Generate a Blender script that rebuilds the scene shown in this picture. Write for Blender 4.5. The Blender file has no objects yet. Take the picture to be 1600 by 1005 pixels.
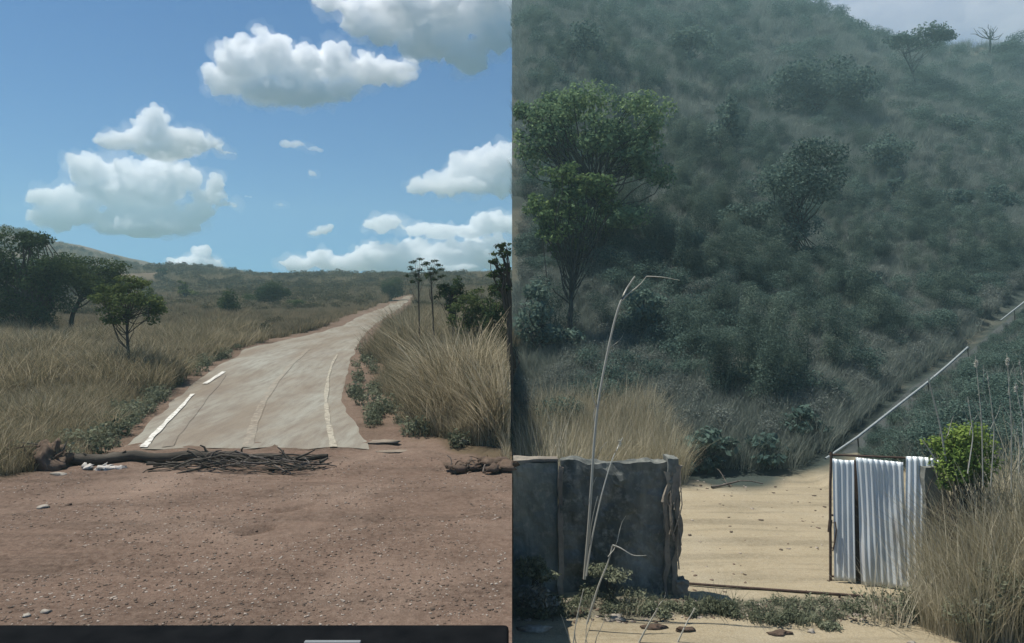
import bpy, math, random
import numpy as np
from mathutils import Vector, Matrix

# ------------------------------------------------------------------ camera, sky, sun, exposure
scene = bpy.context.scene
COL = scene.collection
F, CX, CY, EYE = 1085.0, 800.0, 502.5, 2.2        # focal length and centre in photo pixels, eye height in metres
cam_d = bpy.data.cameras.new('camera'); cam = bpy.data.objects.new('camera', cam_d); COL.objects.link(cam)
cam_d.sensor_width = 36; cam_d.lens = F/1600*36; cam_d.clip_start = 0.05; cam_d.clip_end = 20000
cam.location = (0, 0, EYE); cam.rotation_euler = (math.radians(90), 0, 0)
scene.camera = cam
SUN_AZ, SUN_EL = math.radians(-75), math.radians(69)   # azimuth from +Y, clockwise; the sun stands ahead and to the left
sun_dir = Vector((math.sin(SUN_AZ)*math.cos(SUN_EL), math.cos(SUN_AZ)*math.cos(SUN_EL), math.sin(SUN_EL)))
world = bpy.data.worlds.new('World'); scene.world = world; world.use_nodes = True
wn = world.node_tree; bg = wn.nodes['Background']
sky = wn.nodes.new('ShaderNodeTexSky'); sky.sky_type = 'NISHITA'; sky.sun_disc = False
sky.sun_elevation = SUN_EL; sky.sun_rotation = SUN_AZ
sky.air_density = 1.0; sky.dust_density = 0.1; sky.ozone_density = 1.0; sky.altitude = 900
tint = wn.nodes.new('ShaderNodeMix'); tint.data_type = 'RGBA'; tint.blend_type = 'MULTIPLY'; tint.inputs[0].default_value = 1.0
tint.inputs[7].default_value = (.25, .64, 1.12, 1)          # the whole sky is seen through green-blue tinted glass
wn.links.new(sky.outputs[0], tint.inputs[6]); wn.links.new(tint.outputs[2], bg.inputs[0]); bg.inputs[1].default_value = 0.066
sl = bpy.data.lights.new('sun', 'SUN'); sl.energy = 5.0; sl.angle = math.radians(0.53); sl.color = (1, 0.955, 0.88)
so = bpy.data.objects.new('sun', sl); COL.objects.link(so)
so.rotation_euler = sun_dir.to_track_quat('Z', 'Y').to_euler()
vs = scene.view_settings; vs.view_transform = 'Standard'; vs.look = 'None'; vs.exposure = 0.35; vs.gamma = 1.0
vs.use_curve_mapping = False
cy = scene.cycles; cy.use_denoising = True
cy.max_bounces = 56; cy.diffuse_bounces = 3; cy.glossy_bounces = 2; cy.transmission_bounces = 3
cy.volume_bounces = 56; cy.transparent_max_bounces = 8; cy.sample_clamp_indirect = 6

# ------------------------------------------------------------------ helpers
def _h(ix, iy, iz, s):
    n = (ix.astype(np.int64)*374761393 + iy.astype(np.int64)*668265263 + iz.astype(np.int64)*2147483647 + s*1274126177) & 0xffffffff
    n = ((n ^ (n >> 13))*1274126177) & 0xffffffff
    n = ((n ^ (n >> 16))*2246822519) & 0xffffffff
    return ((n ^ (n >> 15)) & 0xffffff)/float(0xffffff)*2 - 1
def noise(x, y, z=0.0, seed=0):
    x, y, z = np.broadcast_arrays(np.asarray(x, float), np.asarray(y, float), np.asarray(z, float))
    ix, iy, iz = np.floor(x), np.floor(y), np.floor(z); fx, fy, fz = x-ix, y-iy, z-iz
    u, v, w = [t*t*t*(t*(t*6-15)+10) for t in (fx, fy, fz)]
    r = 0
    for dx in (0, 1):
        for dy in (0, 1):
            for dz in (0, 1):
                r = r + _h(ix+dx, iy+dy, iz+dz, seed)*(u if dx else 1-u)*(v if dy else 1-v)*(w if dz else 1-w)
    return r
def fbm(x, y, z=0.0, oct=4, seed=0, gain=0.5):
    r, a, f = 0, 1.0, 1.0
    for k in range(oct):
        r = r + a*noise(np.asarray(x)*f, np.asarray(y)*f, np.asarray(z)*f, seed+k*17); a *= gain; f *= 2.03
    return r
def smooth(a, b, x):
    t = np.clip((np.asarray(x, float)-a)/(b-a), 0, 1); return t*t*(3-2*t)
def at(px, py, Y):
    return Vector(((px-CX)/F*Y, Y, EYE+(CY-py)/F*Y))
def link(name, me, parent=None, mats=()):
    o = bpy.data.objects.new(name, me); COL.objects.link(o)
    for m in mats: me.materials.append(m)
    if parent is not None: o.parent = parent
    return o
def tag(o, label=None, cat=None, group=None, kind=None):
    for k, v in (('label', label), ('category', cat), ('group', group), ('kind', kind)):
        if v: o[k] = v
    return o
def empty(name, loc=(0, 0, 0)):
    o = bpy.data.objects.new(name, None); COL.objects.link(o); o.location = loc; return o
def mesh_np(name, V, Q, tint=None, smooth_=False):
    """mesh from arrays: V (n,3), Q (m,k) all faces with k corners; tint is one number for each face"""
    V = np.asarray(V, np.float32); Q = np.asarray(Q, np.int32); m, k = Q.shape
    me = bpy.data.meshes.new(name)
    me.vertices.add(len(V)); me.vertices.foreach_set('co', V.ravel())
    me.loops.add(m*k); me.loops.foreach_set('vertex_index', Q.ravel())
    me.polygons.add(m); me.polygons.foreach_set('loop_start', np.arange(0, m*k, k, dtype=np.int32))
    me.update(calc_edges=True)
    if smooth_: me.polygons.foreach_set('use_smooth', np.ones(m, bool))
    if tint is not None:
        a = me.attributes.new('tint', 'FLOAT', 'FACE'); a.data.foreach_set('value', np.asarray(tint, np.float32))
    me.validate(); return me
def new_mat(name):
    m = bpy.data.materials.new(name); m.use_nodes = True; nt = m.node_tree
    for n in list(nt.nodes): nt.nodes.remove(n)
    out = nt.nodes.new('ShaderNodeOutputMaterial'); return m, nt, out

# ------------------------------------------------------------------ the lie of the land
# left of X = 0: a dirt landing, then savanna rising to a ridge.  right of X = 0: a sunken yard under a steep wooded hill,
# its flank cut off along X = 0 as an earth face.
PY = np.array([-60, 0, 11.7, 18, 25, 35, 50, 90, 170, 250, 600.]); PZ = np.array([0, 0, 0, .42, 1.15, 1.75, 2.7, 4.6, 8.6, 11., 11.])
RX = np.array([8, 60, 120, 230, 300, 400, 455, 490, 540, 590, 640, 700, 800.]); RP = np.array([358, 370, 394, 423, 432, 437, 438, 448, 452, 449, 446, 444, 441.])
RIDGE_Y = 220.0
RXm = (RX-CX)/F*RIDGE_Y; RZm = EYE+(CY-RP)/F*RIDGE_Y
def h_left(X, Y):
    X, Y = np.asarray(X, float), np.asarray(Y, float)
    zp = np.interp(Y, PY, PZ); cr = np.interp(X, RXm, RZm)
    s = smooth(55, RIDGE_Y, Y)
    z = zp*(1-s) + cr*s - np.clip(Y-RIDGE_Y-10, 0, None)*.06
    calm = smooth(4, 24, np.abs(X-np.interp(Y, [25, 50, 90, 170, 230], [-7.6, -10.4, -16.6, -25.4, -32])))      # the road follows an even slope
    z = z + fbm(X/26, Y/26, oct=4, seed=5)*1.0*smooth(30, 130, Y)*calm + fbm(X/5, Y/5, oct=3, seed=8)*.10*smooth(11, 20, Y)
    near = 1-smooth(11.5, 14, Y)
    z = z + near*(fbm(X/1.6, Y/1.1, oct=4, seed=2)*.022 + .04*smooth(9.0, 11.5, Y)*fbm(X/.5, Y/.4, oct=2, seed=4))
    # wheel ruts and cracks in the landing, running slightly askew
    for (x0, y0, x1, y1, w, dep) in RUTS:
        L = math.hypot(x1-x0, y1-y0); tx, ty = (x1-x0)/L, (y1-y0)/L
        a = (X-x0)*tx+(Y-y0)*ty; b = -(X-x0)*ty+(Y-y0)*tx + .05*noise(a/.35, 3.1, seed=9)
        z = z - dep*np.exp(-(b/w)**2)*smooth(-.1, .25*L, a)*(1-smooth(.75*L, L+.1, a))
    return z
def _flat(px, py): d = (py-CY)/F; Y = EYE/d; return (px-CX)/F*Y, Y
RUTS = []
for (a, b, w, dep) in (((428, 800), (490, 792), .07, .10), ((372, 836), (430, 824), .08, .10), ((235, 818), (345, 808), .06, .045), ((310, 806), (420, 798), .06, .045),
                       ((40, 860), (330, 815), .11, .035), ((30, 900), (340, 842), .11, .03), ((330, 880), (660, 790), .13, .035), ((420, 905), (740, 800), .13, .03), ((130, 940), (430, 880), .10, .02), ((500, 800), (640, 770), .06, .03), ((150, 770), (330, 760), .09, .02), ((560, 724), (600, 722), .05, .03), ((250, 870), (420, 838), .08, .02), ((675, 716), (700, 716), .06, .03)):
    RUTS.append((*_flat(*a), *_flat(*b), w, dep))
YARD = -2.1
TX = np.array([-5, 8, 9, 16, 23.5, 33, 60, 200.]); TY = np.array([19.5, 19.5, 20, 28.5, 36, 45, 66, 120.]); TZ = np.array([-2.1, -2.1, -1.75, -.55, .75, 3.4, 10, 30.])
CXR = np.array([800, 1000, 1200, 1230, 1290, 1340, 1400, 1500, 1600, 1800.]); CPR = np.array([-70, -40, -8, 0, 26, 48, 66, 74, 74, 90.])
CREST_Y = 170.0
CXm = (CXR-CX)/F*CREST_Y; CZm = EYE+(CY-CPR)/F*CREST_Y
def h_right(X, Y):
    X, Y = np.asarray(X, float), np.asarray(Y, float)
    ty, tz = np.interp(X, TX, TY), np.interp(X, TX, TZ)
    low = YARD + (tz-YARD)*smooth(0, 1, (Y-13)/np.maximum(ty-5-13, 1.0))
    cz = np.interp(X, CXm, CZm); t = np.clip((Y-ty)/np.maximum(CREST_Y-ty, 8), 0, 1)
    hill = tz + (cz-tz)*(0.72*t+0.28*t**2)
    z = np.where(Y > ty, hill, low)
    z = z - np.clip(Y-np.maximum(CREST_Y, ty)-6, 0, None)*.5
    z = z + fbm(X/13, Y/13, oct=4, seed=41)*1.3*smooth(1, 14, Y-ty)*(1-smooth(140, 170, Y)*.6) + fbm(X/1.5, Y/1.1, oct=3, seed=44)*.025
    return np.maximum(z, YARD-.4)
def h(X, Y):
    return h_left(X, Y) if X < 0 else h_right(X, Y)
def hit(px, py, y0=3.0, y1=500.0):
    """where the sight line through a photo pixel meets the ground"""
    Y = np.geomspace(y0, y1, 3000); X = (px-CX)/F*Y; Z = EYE+(CY-py)/F*Y
    g = (h_left if px < CX else h_right)(X, Y); b = np.nonzero(Z <= g)[0]
    i = b[0] if len(b) else len(Y)-1
    return Vector((X[i], Y[i], float(g[i])))

# roads: edges as seen, put on the ground
def ribbon(L, R, n=60, lift=.03):
    """a strip between two ground polylines, resampled"""
    def res(P):
        P = np.array([tuple(p)[:2] for p in P]); d = np.r_[0, np.cumsum(np.hypot(*np.diff(P, axis=0).T))]
        t = np.linspace(0, d[-1], n); return np.c_[np.interp(t, d, P[:, 0]), np.interp(t, d, P[:, 1])]
    A, B = res(L), res(R); k = np.arange(n)
    A[:, 0] += .06*fbm(A[:, 1]/1.1, k*0+1.3, oct=3, seed=14)*smooth(0, 4, k); B[:, 0] += .07*fbm(B[:, 1]/1.3, k*0+4.3, oct=3, seed=15)*smooth(0, 4, k)     # crumbled edges
    return A, B
ROAD_L = [(190, 703), (214, 680), (241, 655), (272, 626), (302, 600), (345, 570), (386, 545)]
ROAD_R = [(577, 703), (560, 672), (543, 648), (536, 625), (536, 600), (546, 570), (556, 545)]
UP_L = [(386, 545), (432, 535), (480, 524), (520, 513), (552, 500), (588, 485), (612, 474), (634, 463)]
UP_R = [(556, 545), (566, 528), (576, 515), (590, 504), (604, 495), (618, 486), (630, 476), (644, 463)]
roadA = ribbon([hit(*p) for p in ROAD_L], [hit(*p) for p in ROAD_R], 70)
roadB = ribbon([hit(*p) for p in UP_L], [hit(*p) for p in UP_R], 120)
def strip_mesh(name, A, cols, lift, mat, hf, crown=0.0, bumps=0.0):
    L, R = A; n = len(L); t = np.linspace(0, 1, cols)
    P = L[:, None]*(1-t)[None, :, None] + R[:, None]*t[None, :, None]; X, Y = P[..., 0], P[..., 1]
    edge = np.minimum(np.linspace(0, 1, cols), np.linspace(1, 0, cols))[None, :]*6 + .12; front = np.minimum(np.arange(n)/3.0+.12, 1)[:, None]
    Z = hf(X, Y) + (lift*np.clip(.3+.7*(Y-11.7)/.7, .3, 1) if cols < 4 else lift*np.minimum(np.clip(edge, 0, 1), front))          # the slab's rim is worn down into the dirt
    idx = np.arange(n*cols).reshape(n, cols)
    Q = np.stack([idx[:-1, :-1], idx[:-1, 1:], idx[1:, 1:], idx[1:, :-1]], -1).reshape(-1, 4)
    me = mesh_np(name, np.stack([X, Y, Z], -1).reshape(-1, 3), Q, smooth_=True)
    return link(name, me, mats=[mat])

# ------------------------------------------------------------------ node helpers
def N(nt, t, **kw):
    n = nt.nodes.new(t)
    for k, v in kw.items():
        if k.startswith('i_'): n.inputs[int(k[2:])].default_value = v
        else: setattr(n, k, v)
    return n
def ramp(nt, src, stops):
    r = nt.nodes.new('ShaderNodeValToRGB'); e = r.color_ramp.elements
    while len(e) < len(stops): e.new(.5)
    for el, (p, c) in zip(e, stops): el.position = p; el.color = (*c, 1)
    nt.links.new(src, r.inputs[0]); return r.outputs[0]
def mixc(nt, f, a, b, mode='MIX'):
    m = nt.nodes.new('ShaderNodeMix'); m.data_type = 'RGBA'; m.blend_type = mode
    for s, v in ((m.inputs[0], f), (m.inputs[6], a), (m.inputs[7], b)):
        if isinstance(v, (int, float)): s.default_value = v
        elif isinstance(v, tuple): s.default_value = (*v, 1)
        else: nt.links.new(v, s)
    return m.outputs[2]
def tex(nt, scale, detail=5, rough=.55, coord='Object', stretch=None, kind='ShaderNodeTexNoise', dist=0):
    tc = nt.nodes.new('ShaderNodeTexCoord'); src = tc.outputs[coord]
    if stretch:
        mp = nt.nodes.new('ShaderNodeMapping'); mp.inputs['Scale'].default_value = stretch; nt.links.new(src, mp.inputs[0]); src = mp.outputs[0]
    n = nt.nodes.new(kind); n.inputs['Scale'].default_value = scale
    if kind == 'ShaderNodeTexNoise':
        n.inputs['Detail'].default_value = detail; n.inputs['Roughness'].default_value = rough; n.inputs['Distortion'].default_value = dist
    nt.links.new(src, n.inputs['Vector']); return n.outputs[0]
def finish(nt, out, col, rough=.9, bump=None, bs=.3, bd=.02, spec=.2, metal=0.0):
    b = nt.nodes.new('ShaderNodeBsdfPrincipled')
    if isinstance(col, tuple): b.inputs['Base Color'].default_value = (*col, 1)
    else: nt.links.new(col, b.inputs['Base Color'])
    if isinstance(rough, (int, float)): b.inputs['Roughness'].default_value = rough
    else: nt.links.new(rough, b.inputs['Roughness'])
    b.inputs['Specular IOR Level'].default_value = spec; b.inputs['Metallic'].default_value = metal
    if bump is not None:
        bn = nt.nodes.new('ShaderNodeBump'); bn.inputs['Strength'].default_value = bs; bn.inputs['Distance'].default_value = bd
        nt.links.new(bump, bn.inputs['Height']); nt.links.new(bn.outputs[0], b.inputs['Normal'])
    nt.links.new(b.outputs[0], out.inputs[0]); return b
def simple(name, c1, c2, scale=6, bs=.4, rough=.9, bd=.02, stretch=None, spec=.2, metal=0.0):
    m, nt, out = new_mat(name); t = tex(nt, scale, 6, .6, stretch=stretch)
    col = ramp(nt, t, [(.3, c1), (.7, c2)]); finish(nt, out, col, rough, t, bs, bd, spec, metal); return m

# ground cover: where bare earth is, is stored with the sheet ('bare'); everything else is dry-grass soil
def streak(nt):
    """wheel-drawn streaks, slightly askew to the landing"""
    tc = nt.nodes.new('ShaderNodeTexCoord'); mp = nt.nodes.new('ShaderNodeMapping'); mp.inputs['Rotation'].default_value = (0, 0, math.radians(-14)); mp.inputs['Scale'].default_value = (.22, 2.6, 1)
    n = nt.nodes.new('ShaderNodeTexNoise'); n.inputs['Scale'].default_value = .9; n.inputs['Detail'].default_value = 7; n.inputs['Roughness'].default_value = .62
    nt.links.new(tc.outputs['Object'], mp.inputs[0]); nt.links.new(mp.outputs[0], n.inputs['Vector']); return n.outputs[0]
def ground_mat(name, bare1, bare2, veg1, veg2, speck):
    m, nt, out = new_mat(name)
    a = nt.nodes.new('ShaderNodeAttribute'); a.attribute_name = 'bare'
    n1 = tex(nt, .9, 8, .62); n2 = tex(nt, 14, 6, .7); n3 = tex(nt, 60, 4, .7); n4 = tex(nt, .12, 6, .6)
    bare = mixc(nt, ramp(nt, n1, [(.35, (0, 0, 0)), (.65, (1, 1, 1))]), bare1, bare2); n5 = streak(nt); bare = mixc(nt, ramp(nt, n5, [(.47, (0, 0, 0)), (.62, (.75, .75, .75))]), bare, tuple(x*.62 for x in bare1)); n6 = tex(nt, .35, 4, .6, dist=.6); bare = mixc(nt, ramp(nt, n6, [(.5, (0, 0, 0)), (.68, (.5, .5, .5))]), bare, speck); bare = mixc(nt, ramp(nt, n2, [(.35, (0, 0, 0)), (.75, (.55, .55, .55))]), bare, speck)
    k = ramp(nt, n3, [(.25, (.6, .6, .6)), (.55, (1, 1, 1)), (.8, (1.35, 1.3, 1.25))]); bare = mixc(nt, 1.0, bare, k, 'MULTIPLY')
    veg = mixc(nt, ramp(nt, n4, [(.35, (0, 0, 0)), (.65, (1, 1, 1))]), veg1, veg2); veg = mixc(nt, ramp(nt, n2, [(.3, (0, 0, 0)), (.7, (.6, .6, .6))]), veg, tuple(x*.55 for x in veg1))
    col = mixc(nt, a.outputs['Fac'], veg, bare)
    mx = N(nt, 'ShaderNodeMath', operation='ADD'); nt.links.new(n2, mx.inputs[0]); nt.links.new(n3, mx.inputs[1])
    finish(nt, out, col, .95, mx.outputs[0], .55, .03, .1); return m
m_gl = ground_mat('red_dirt_and_savanna_soil', (.105, .069, .049), (.155, .103, .074), (.14, .10, .062), (.10, .082, .048), (.30, .22, .165))
m_gr = ground_mat('sandy_yard_and_hill_soil', (.315, .26, .165), (.365, .30, .195), (.06, .075, .065), (.05, .062, .052), (.42, .37, .27))

def grid(name, xs, ys, hf, bare, mat):
    X, Y = np.meshgrid(xs, ys); Z = hf(X, Y); n, m = X.shape; idx = np.arange(n*m).reshape(n, m)
    Q = np.stack([idx[:-1, :-1], idx[:-1, 1:], idx[1:, 1:], idx[1:, :-1]], -1).reshape(-1, 4)
    me = mesh_np(name, np.stack([X, Y, Z], -1).reshape(-1, 3), Q, smooth_=True)
    a = me.attributes.new('bare', 'FLOAT', 'POINT'); a.data.foreach_set('value', bare(X, Y).astype(np.float32).ravel())
    return tag(link(name, me, mats=[mat]), kind='structure')
EDGE = np.array([tuple(hit(*p))[:2] for p in ((-60, 752), (8, 747), (60, 738), (110, 722), (190, 706), (577, 704), (600, 640), (640, 684), (690, 700), (740, 712), (799, 727))])
def bare_left(X, Y):
    e = np.interp(X, EDGE[:, 0], EDGE[:, 1]) + fbm(X/.7, Y/.7, oct=3, seed=77)*.35
    b = 1-smooth(-.25, .35, Y-e)
    b = np.maximum(b, (1-smooth(.5, 1.6, road_dist(X, Y)))*.85)
    b = np.maximum(b, .5*smooth(.25, .6, fbm(X/14, Y/20, oct=3, seed=90))*smooth(20, 60, Y))
    return b
_mid = np.concatenate([(roadA[0]+roadA[1])/2, (roadB[0]+roadB[1])/2]); _hw = np.concatenate([np.hypot(*(roadA[0]-roadA[1]).T), np.hypot(*(roadB[0]-roadB[1]).T)])/2
def road_dist(X, Y):
    X, Y = np.asarray(X, float), np.asarray(Y, float); d = np.full(X.shape, 99.)
    for (mx, my), w in zip(_mid, _hw): d = np.minimum(d, np.hypot(X-mx, Y-my)-min(w, 2.6))
    return d
TRK = [hit(*p) for p in ((318, 540), (345, 531), (385, 523), (420, 517))]
xs = np.concatenate([-np.geomspace(8, 430, 110)[::-1], np.arange(-7.93, 0, .07), [0.0]])
ys = np.concatenate([np.linspace(-60, 2.5, 12), np.arange(3, 13, .06), np.geomspace(13.05, 620, 190)])
tag(grid('ground', xs, ys, lambda X, Y: h_left(X, Y)-.05*smooth(-.15, -.5, road_dist(X, Y))*(Y > 12.4), bare_left, m_gl), None)
def bare_right(X, Y):
    ty = np.interp(X, TX, TY)
    b = 1-smooth(-2.0, -.6, Y-ty+fbm(X/2, Y/2, oct=3, seed=61)*.8)
    b = b*(1-.92*smooth(9.5, 13.0, X)*smooth(11.5, 12.5, Y))
    strip = smooth(9.95, 10.15, Y+fbm(X/.5, Y/.5, oct=3, seed=62)*.12)*(1-smooth(10.7, 10.9, Y+.1*noise(X/.5, 0, seed=63)))
    b = b*(1-.6*strip); b = np.maximum(b, .2*smooth(.1, .5, fbm(X/6, Y/6, oct=3, seed=64))*(Y > ty))
    return b
xr = np.concatenate([np.arange(0, 9, .1), np.geomspace(9.05, 360, 105)])
yr = np.concatenate([np.linspace(-60, 8.5, 14), np.arange(8.6, 20, .09), np.geomspace(20.1, 300, 210)])
tag(grid('hillside', xr, yr, h_right, bare_right, m_gr), None)
# the cut earth face between the two levels
m_face = simple('cut_earth', (.13, .10, .07), (.22, .17, .12), 1.2, .8, bd=.2, stretch=(1, 1, 2.5))
yy = np.concatenate([np.arange(3.6, 20, .25), np.geomspace(20.2, 298, 110)]); za, zb = h_left(-1e-6+0*yy, yy), h_right(0*yy, yy)
k = 8; tt = np.linspace(0, 1, k); Zc = za[:, None]*(1-tt)+zb[:, None]*tt
Xc = np.zeros_like(Zc); Yc = np.repeat(yy[:, None], k, 1)
idx = np.arange(len(yy)*k).reshape(len(yy), k); Q = np.stack([idx[:-1, :-1], idx[1:, :-1], idx[1:, 1:], idx[:-1, 1:]], -1).reshape(-1, 4)
tag(link('cut_bank', mesh_np('cut_bank', np.stack([Xc, Yc, Zc], -1).reshape(-1, 3), Q), mats=[m_face]), kind='structure')

# concrete road with its paint
def road_mat(name, c1, c2, c3, paint=None, cover=.5):
    m, nt, out = new_mat(name)
    n1 = tex(nt, .55, 7, .6, stretch=(1.4, .45, 1)); n2 = tex(nt, 3.2, 6, .6, stretch=(2.2, .35, 1)); n3 = tex(nt, 70, 4, .6)
    col = mixc(nt, ramp(nt, n1, [(.38, (0, 0, 0)), (.62, (1, 1, 1))]), c1, c2)
    col = mixc(nt, ramp(nt, n2, [(.42, (0, 0, 0)), (.7, (.7, .7, .7))]), col, c3)
    col = mixc(nt, 1.0, col, ramp(nt, n3, [(.3, (.82, .82, .82)), (.7, (1.12, 1.12, 1.12))]), 'MULTIPLY')
    if paint:
        w = tex(nt, 9, 6, .7); col = mixc(nt, ramp(nt, w, [(cover-.08, (1, 1, 1)), (cover+.1, (0, 0, 0))]), col, paint)
    finish(nt, out, col, .9, n3, .3, .01, .15); return m
m_road = road_mat('worn_concrete', (.285, .275, .225), (.21, .175, .13), (.16, .13, .1))
m_road2 = road_mat('dusty_concrete', (.265, .245, .195), (.205, .17, .125), (.15, .125, .09))
RC = ((.285, .275, .225), (.21, .175, .13), (.16, .13, .1))
m_paint = road_mat('worn_white_paint', *RC, (.62, .60, .53), .56)
m_paint2 = road_mat('dusty_faded_paint', *RC, (.38, .345, .265), .5)
m_dust = road_mat('pale_dust', *RC, (.30, .26, .20), .45)
road = tag(strip_mesh('road', roadA, 13, .03, m_road, h_left), kind='structure')
road2 = tag(strip_mesh('hill_road', roadB, 7, .03, m_road2, h_left), kind='structure')
def line(name, pts, w, mat, parent, lift=.041, n=40, jit=.0, hf=h_left):
    P = np.array([tuple(hit(*p))[:2] for p in pts]); d = np.r_[0, np.cumsum(np.hypot(*np.diff(P, axis=0).T))]
    t = np.linspace(0, d[-1], n); C = np.c_[np.interp(t, d, P[:, 0]), np.interp(t, d, P[:, 1])]
    for _ in range(3): C[1:-1] = (C[:-2]+C[1:-1]*2+C[2:])/4
    T = np.gradient(C, axis=0); T /= np.linalg.norm(T, axis=1)[:, None]; S = np.c_[-T[:, 1], T[:, 0]]
    ww = w*(1+jit*fbm(t/.7, 1.7, oct=2, seed=5)*.8)[:, None]
    o = strip_mesh(name, (C+S*ww/2, C-S*ww/2), 2, lift, mat, hf); o.parent = parent; return o
line('edge_line', [(224, 701), (262, 660), (301, 618)], .085, m_paint, road, jit=.5)
line('edge_line', [(320, 602), (336, 592), (350, 583)], .10, m_paint, road, jit=.3)
line('edge_line', [(521, 700), (512, 660), (509, 625), (512, 595), (518, 572), (527, 556)], .085, m_paint2, road, jit=.6)
line('dust_ridge', [(388, 701), (398, 660), (412, 628), (432, 597), (458, 568), (482, 547)], .15, m_dust, road, jit=.3)
line('dust_track', [(262, 700), (300, 650), (330, 612), (350, 588)], .14, road_mat('dark_grit', *RC, (.19, .16, .125), .46), road, lift=.040, jit=.4)
line('dust_track', [(318, 541), (345, 532), (385, 524), (425, 517)], .9, m_dust, road2, lift=.08, jit=.4)

# ------------------------------------------------------------------ plants: builders
def leaf_mat(name, stops, transl=.3, rough=.6):
    m, nt, out = new_mat(name)
    a = nt.nodes.new('ShaderNodeAttribute'); a.attribute_name = 'tint'
    oi = nt.nodes.new('ShaderNodeObjectInfo')
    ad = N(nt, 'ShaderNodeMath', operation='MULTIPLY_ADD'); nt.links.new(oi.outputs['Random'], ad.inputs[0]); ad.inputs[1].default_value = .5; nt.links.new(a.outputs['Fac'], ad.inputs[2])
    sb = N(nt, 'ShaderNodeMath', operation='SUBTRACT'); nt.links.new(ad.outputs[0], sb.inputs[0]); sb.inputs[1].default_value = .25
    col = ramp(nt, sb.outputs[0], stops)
    d = nt.nodes.new('ShaderNodeBsdfDiffuse'); t = nt.nodes.new('ShaderNodeBsdfTranslucent'); mx = nt.nodes.new('ShaderNodeMixShader')
    nt.links.new(col, d.inputs[0]); nt.links.new(col, t.inputs[0]); mx.inputs[0].default_value = transl
    nt.links.new(d.outputs[0], mx.inputs[1]); nt.links.new(t.outputs[0], mx.inputs[2]); nt.links.new(mx.outputs[0], out.inputs[0]); return m
m_leaf_dark = leaf_mat('dark_evergreen_leaf', [(0, (.016, .03, .016)), (.5, (.036, .06, .028)), (1, (.08, .11, .042))])
m_leaf_olive = leaf_mat('olive_leaf', [(0, (.045, .065, .025)), (.5, (.09, .12, .045)), (1, (.16, .19, .07))])
m_leaf_lime = leaf_mat('fresh_green_leaf', [(0, (.05, .09, .02)), (.5, (.12, .19, .045)), (1, (.22, .29, .07))])
m_leaf_hill = leaf_mat('grey_green_hill_leaf', [(0, (.06, .10, .085)), (.5, (.10, .15, .12)), (1, (.145, .2, .155))])
m_leaf_tree = leaf_mat('hill_tree_leaf', [(0, (.06, .105, .07)), (.5, (.125, .20, .11)), (1, (.24, .33, .16))])
m_scrub = leaf_mat('grey_scrub_twig', [(0, (.10, .12, .108)), (.5, (.18, .205, .178)), (1, (.26, .275, .23))])
m_dry = leaf_mat('dry_grass_blade', [(0, (.085, .085, .045)), (.35, (.21, .18, .105)), (.7, (.36, .305, .195)), (1, (.66, .57, .4))], .35)
m_dry_far = leaf_mat('dry_grass_blade_olive', [(0, (.12, .11, .06)), (.5, (.25, .205, .125)), (1, (.40, .33, .21))], .35)
m_hay = leaf_mat('grey_hill_grass_blade', [(0, (.12, .15, .13)), (.5, (.2, .23, .195)), (1, (.31, .33, .27))], .35)
m_reed = leaf_mat('straw_reed', [(0, (.2, .185, .115)), (.4, (.40, .355, .235)), (1, (.68, .62, .47))], .3)
m_weed = leaf_mat('dull_green_weed', [(0, (.07, .08, .05)), (.5, (.15, .165, .105)), (1, (.27, .28, .19))])
m_bark = simple('grey_brown_bark', (.035, .03, .024), (.085, .07, .055), 9, .8, .95, .03, (1, 1, .3))
m_bark_hill = simple('dark_hill_bark', (.03, .032, .03), (.07, .07, .06), 6, .6)

def blades(n, hgt, spread, width, lean, rng, segs=3, curve=.5, hvar=.45):
    """upright blades as tapered strips, each a little bent"""
    a = rng.uniform(0, 2*np.pi, n); r = spread*np.sqrt(rng.uniform(0, 1, n)); bx, by = r*np.cos(a), r*np.sin(a)
    d = a + rng.normal(0, .9, n); L = hgt*rng.uniform(1-hvar, 1.0+hvar*.3, n); le = np.abs(rng.normal(0, lean, n)); cv = rng.uniform(.1, 1, n)*curve
    wa = rng.uniform(0, 2*np.pi, n); V = []
    for s in range(segs+1):
        t = s/segs; out = (le*t + cv*t**2.2)*L; z = L*t*(1-.25*cv*t**2)
        w = width*(1-.88*t**1.5)*.5
        x, y = bx+np.cos(d)*out, by+np.sin(d)*out
        V += [np.c_[x-np.cos(wa)*w, y-np.sin(wa)*w, z], np.c_[x+np.cos(wa)*w, y+np.sin(wa)*w, z]]
    V = np.stack(V, 1).reshape(-1, 3); k = 2*(segs+1); b = (np.arange(n)*k)[:, None, None]
    q = np.array([[2*s, 2*s+1, 2*s+3, 2*s+2] for s in range(segs)])[None]
    T = np.repeat(np.clip(rng.normal(.5, .22, n), 0, 1), segs)
    return V, (b+q).reshape(-1, 4), T
def join(parts):
    V, Q, T, n = [], [], [], 0
    for v, q, t in parts: V.append(v); Q.append(q+n); T.append(t); n += len(v)
    return np.concatenate(V), np.concatenate(Q), np.concatenate(T)
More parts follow.
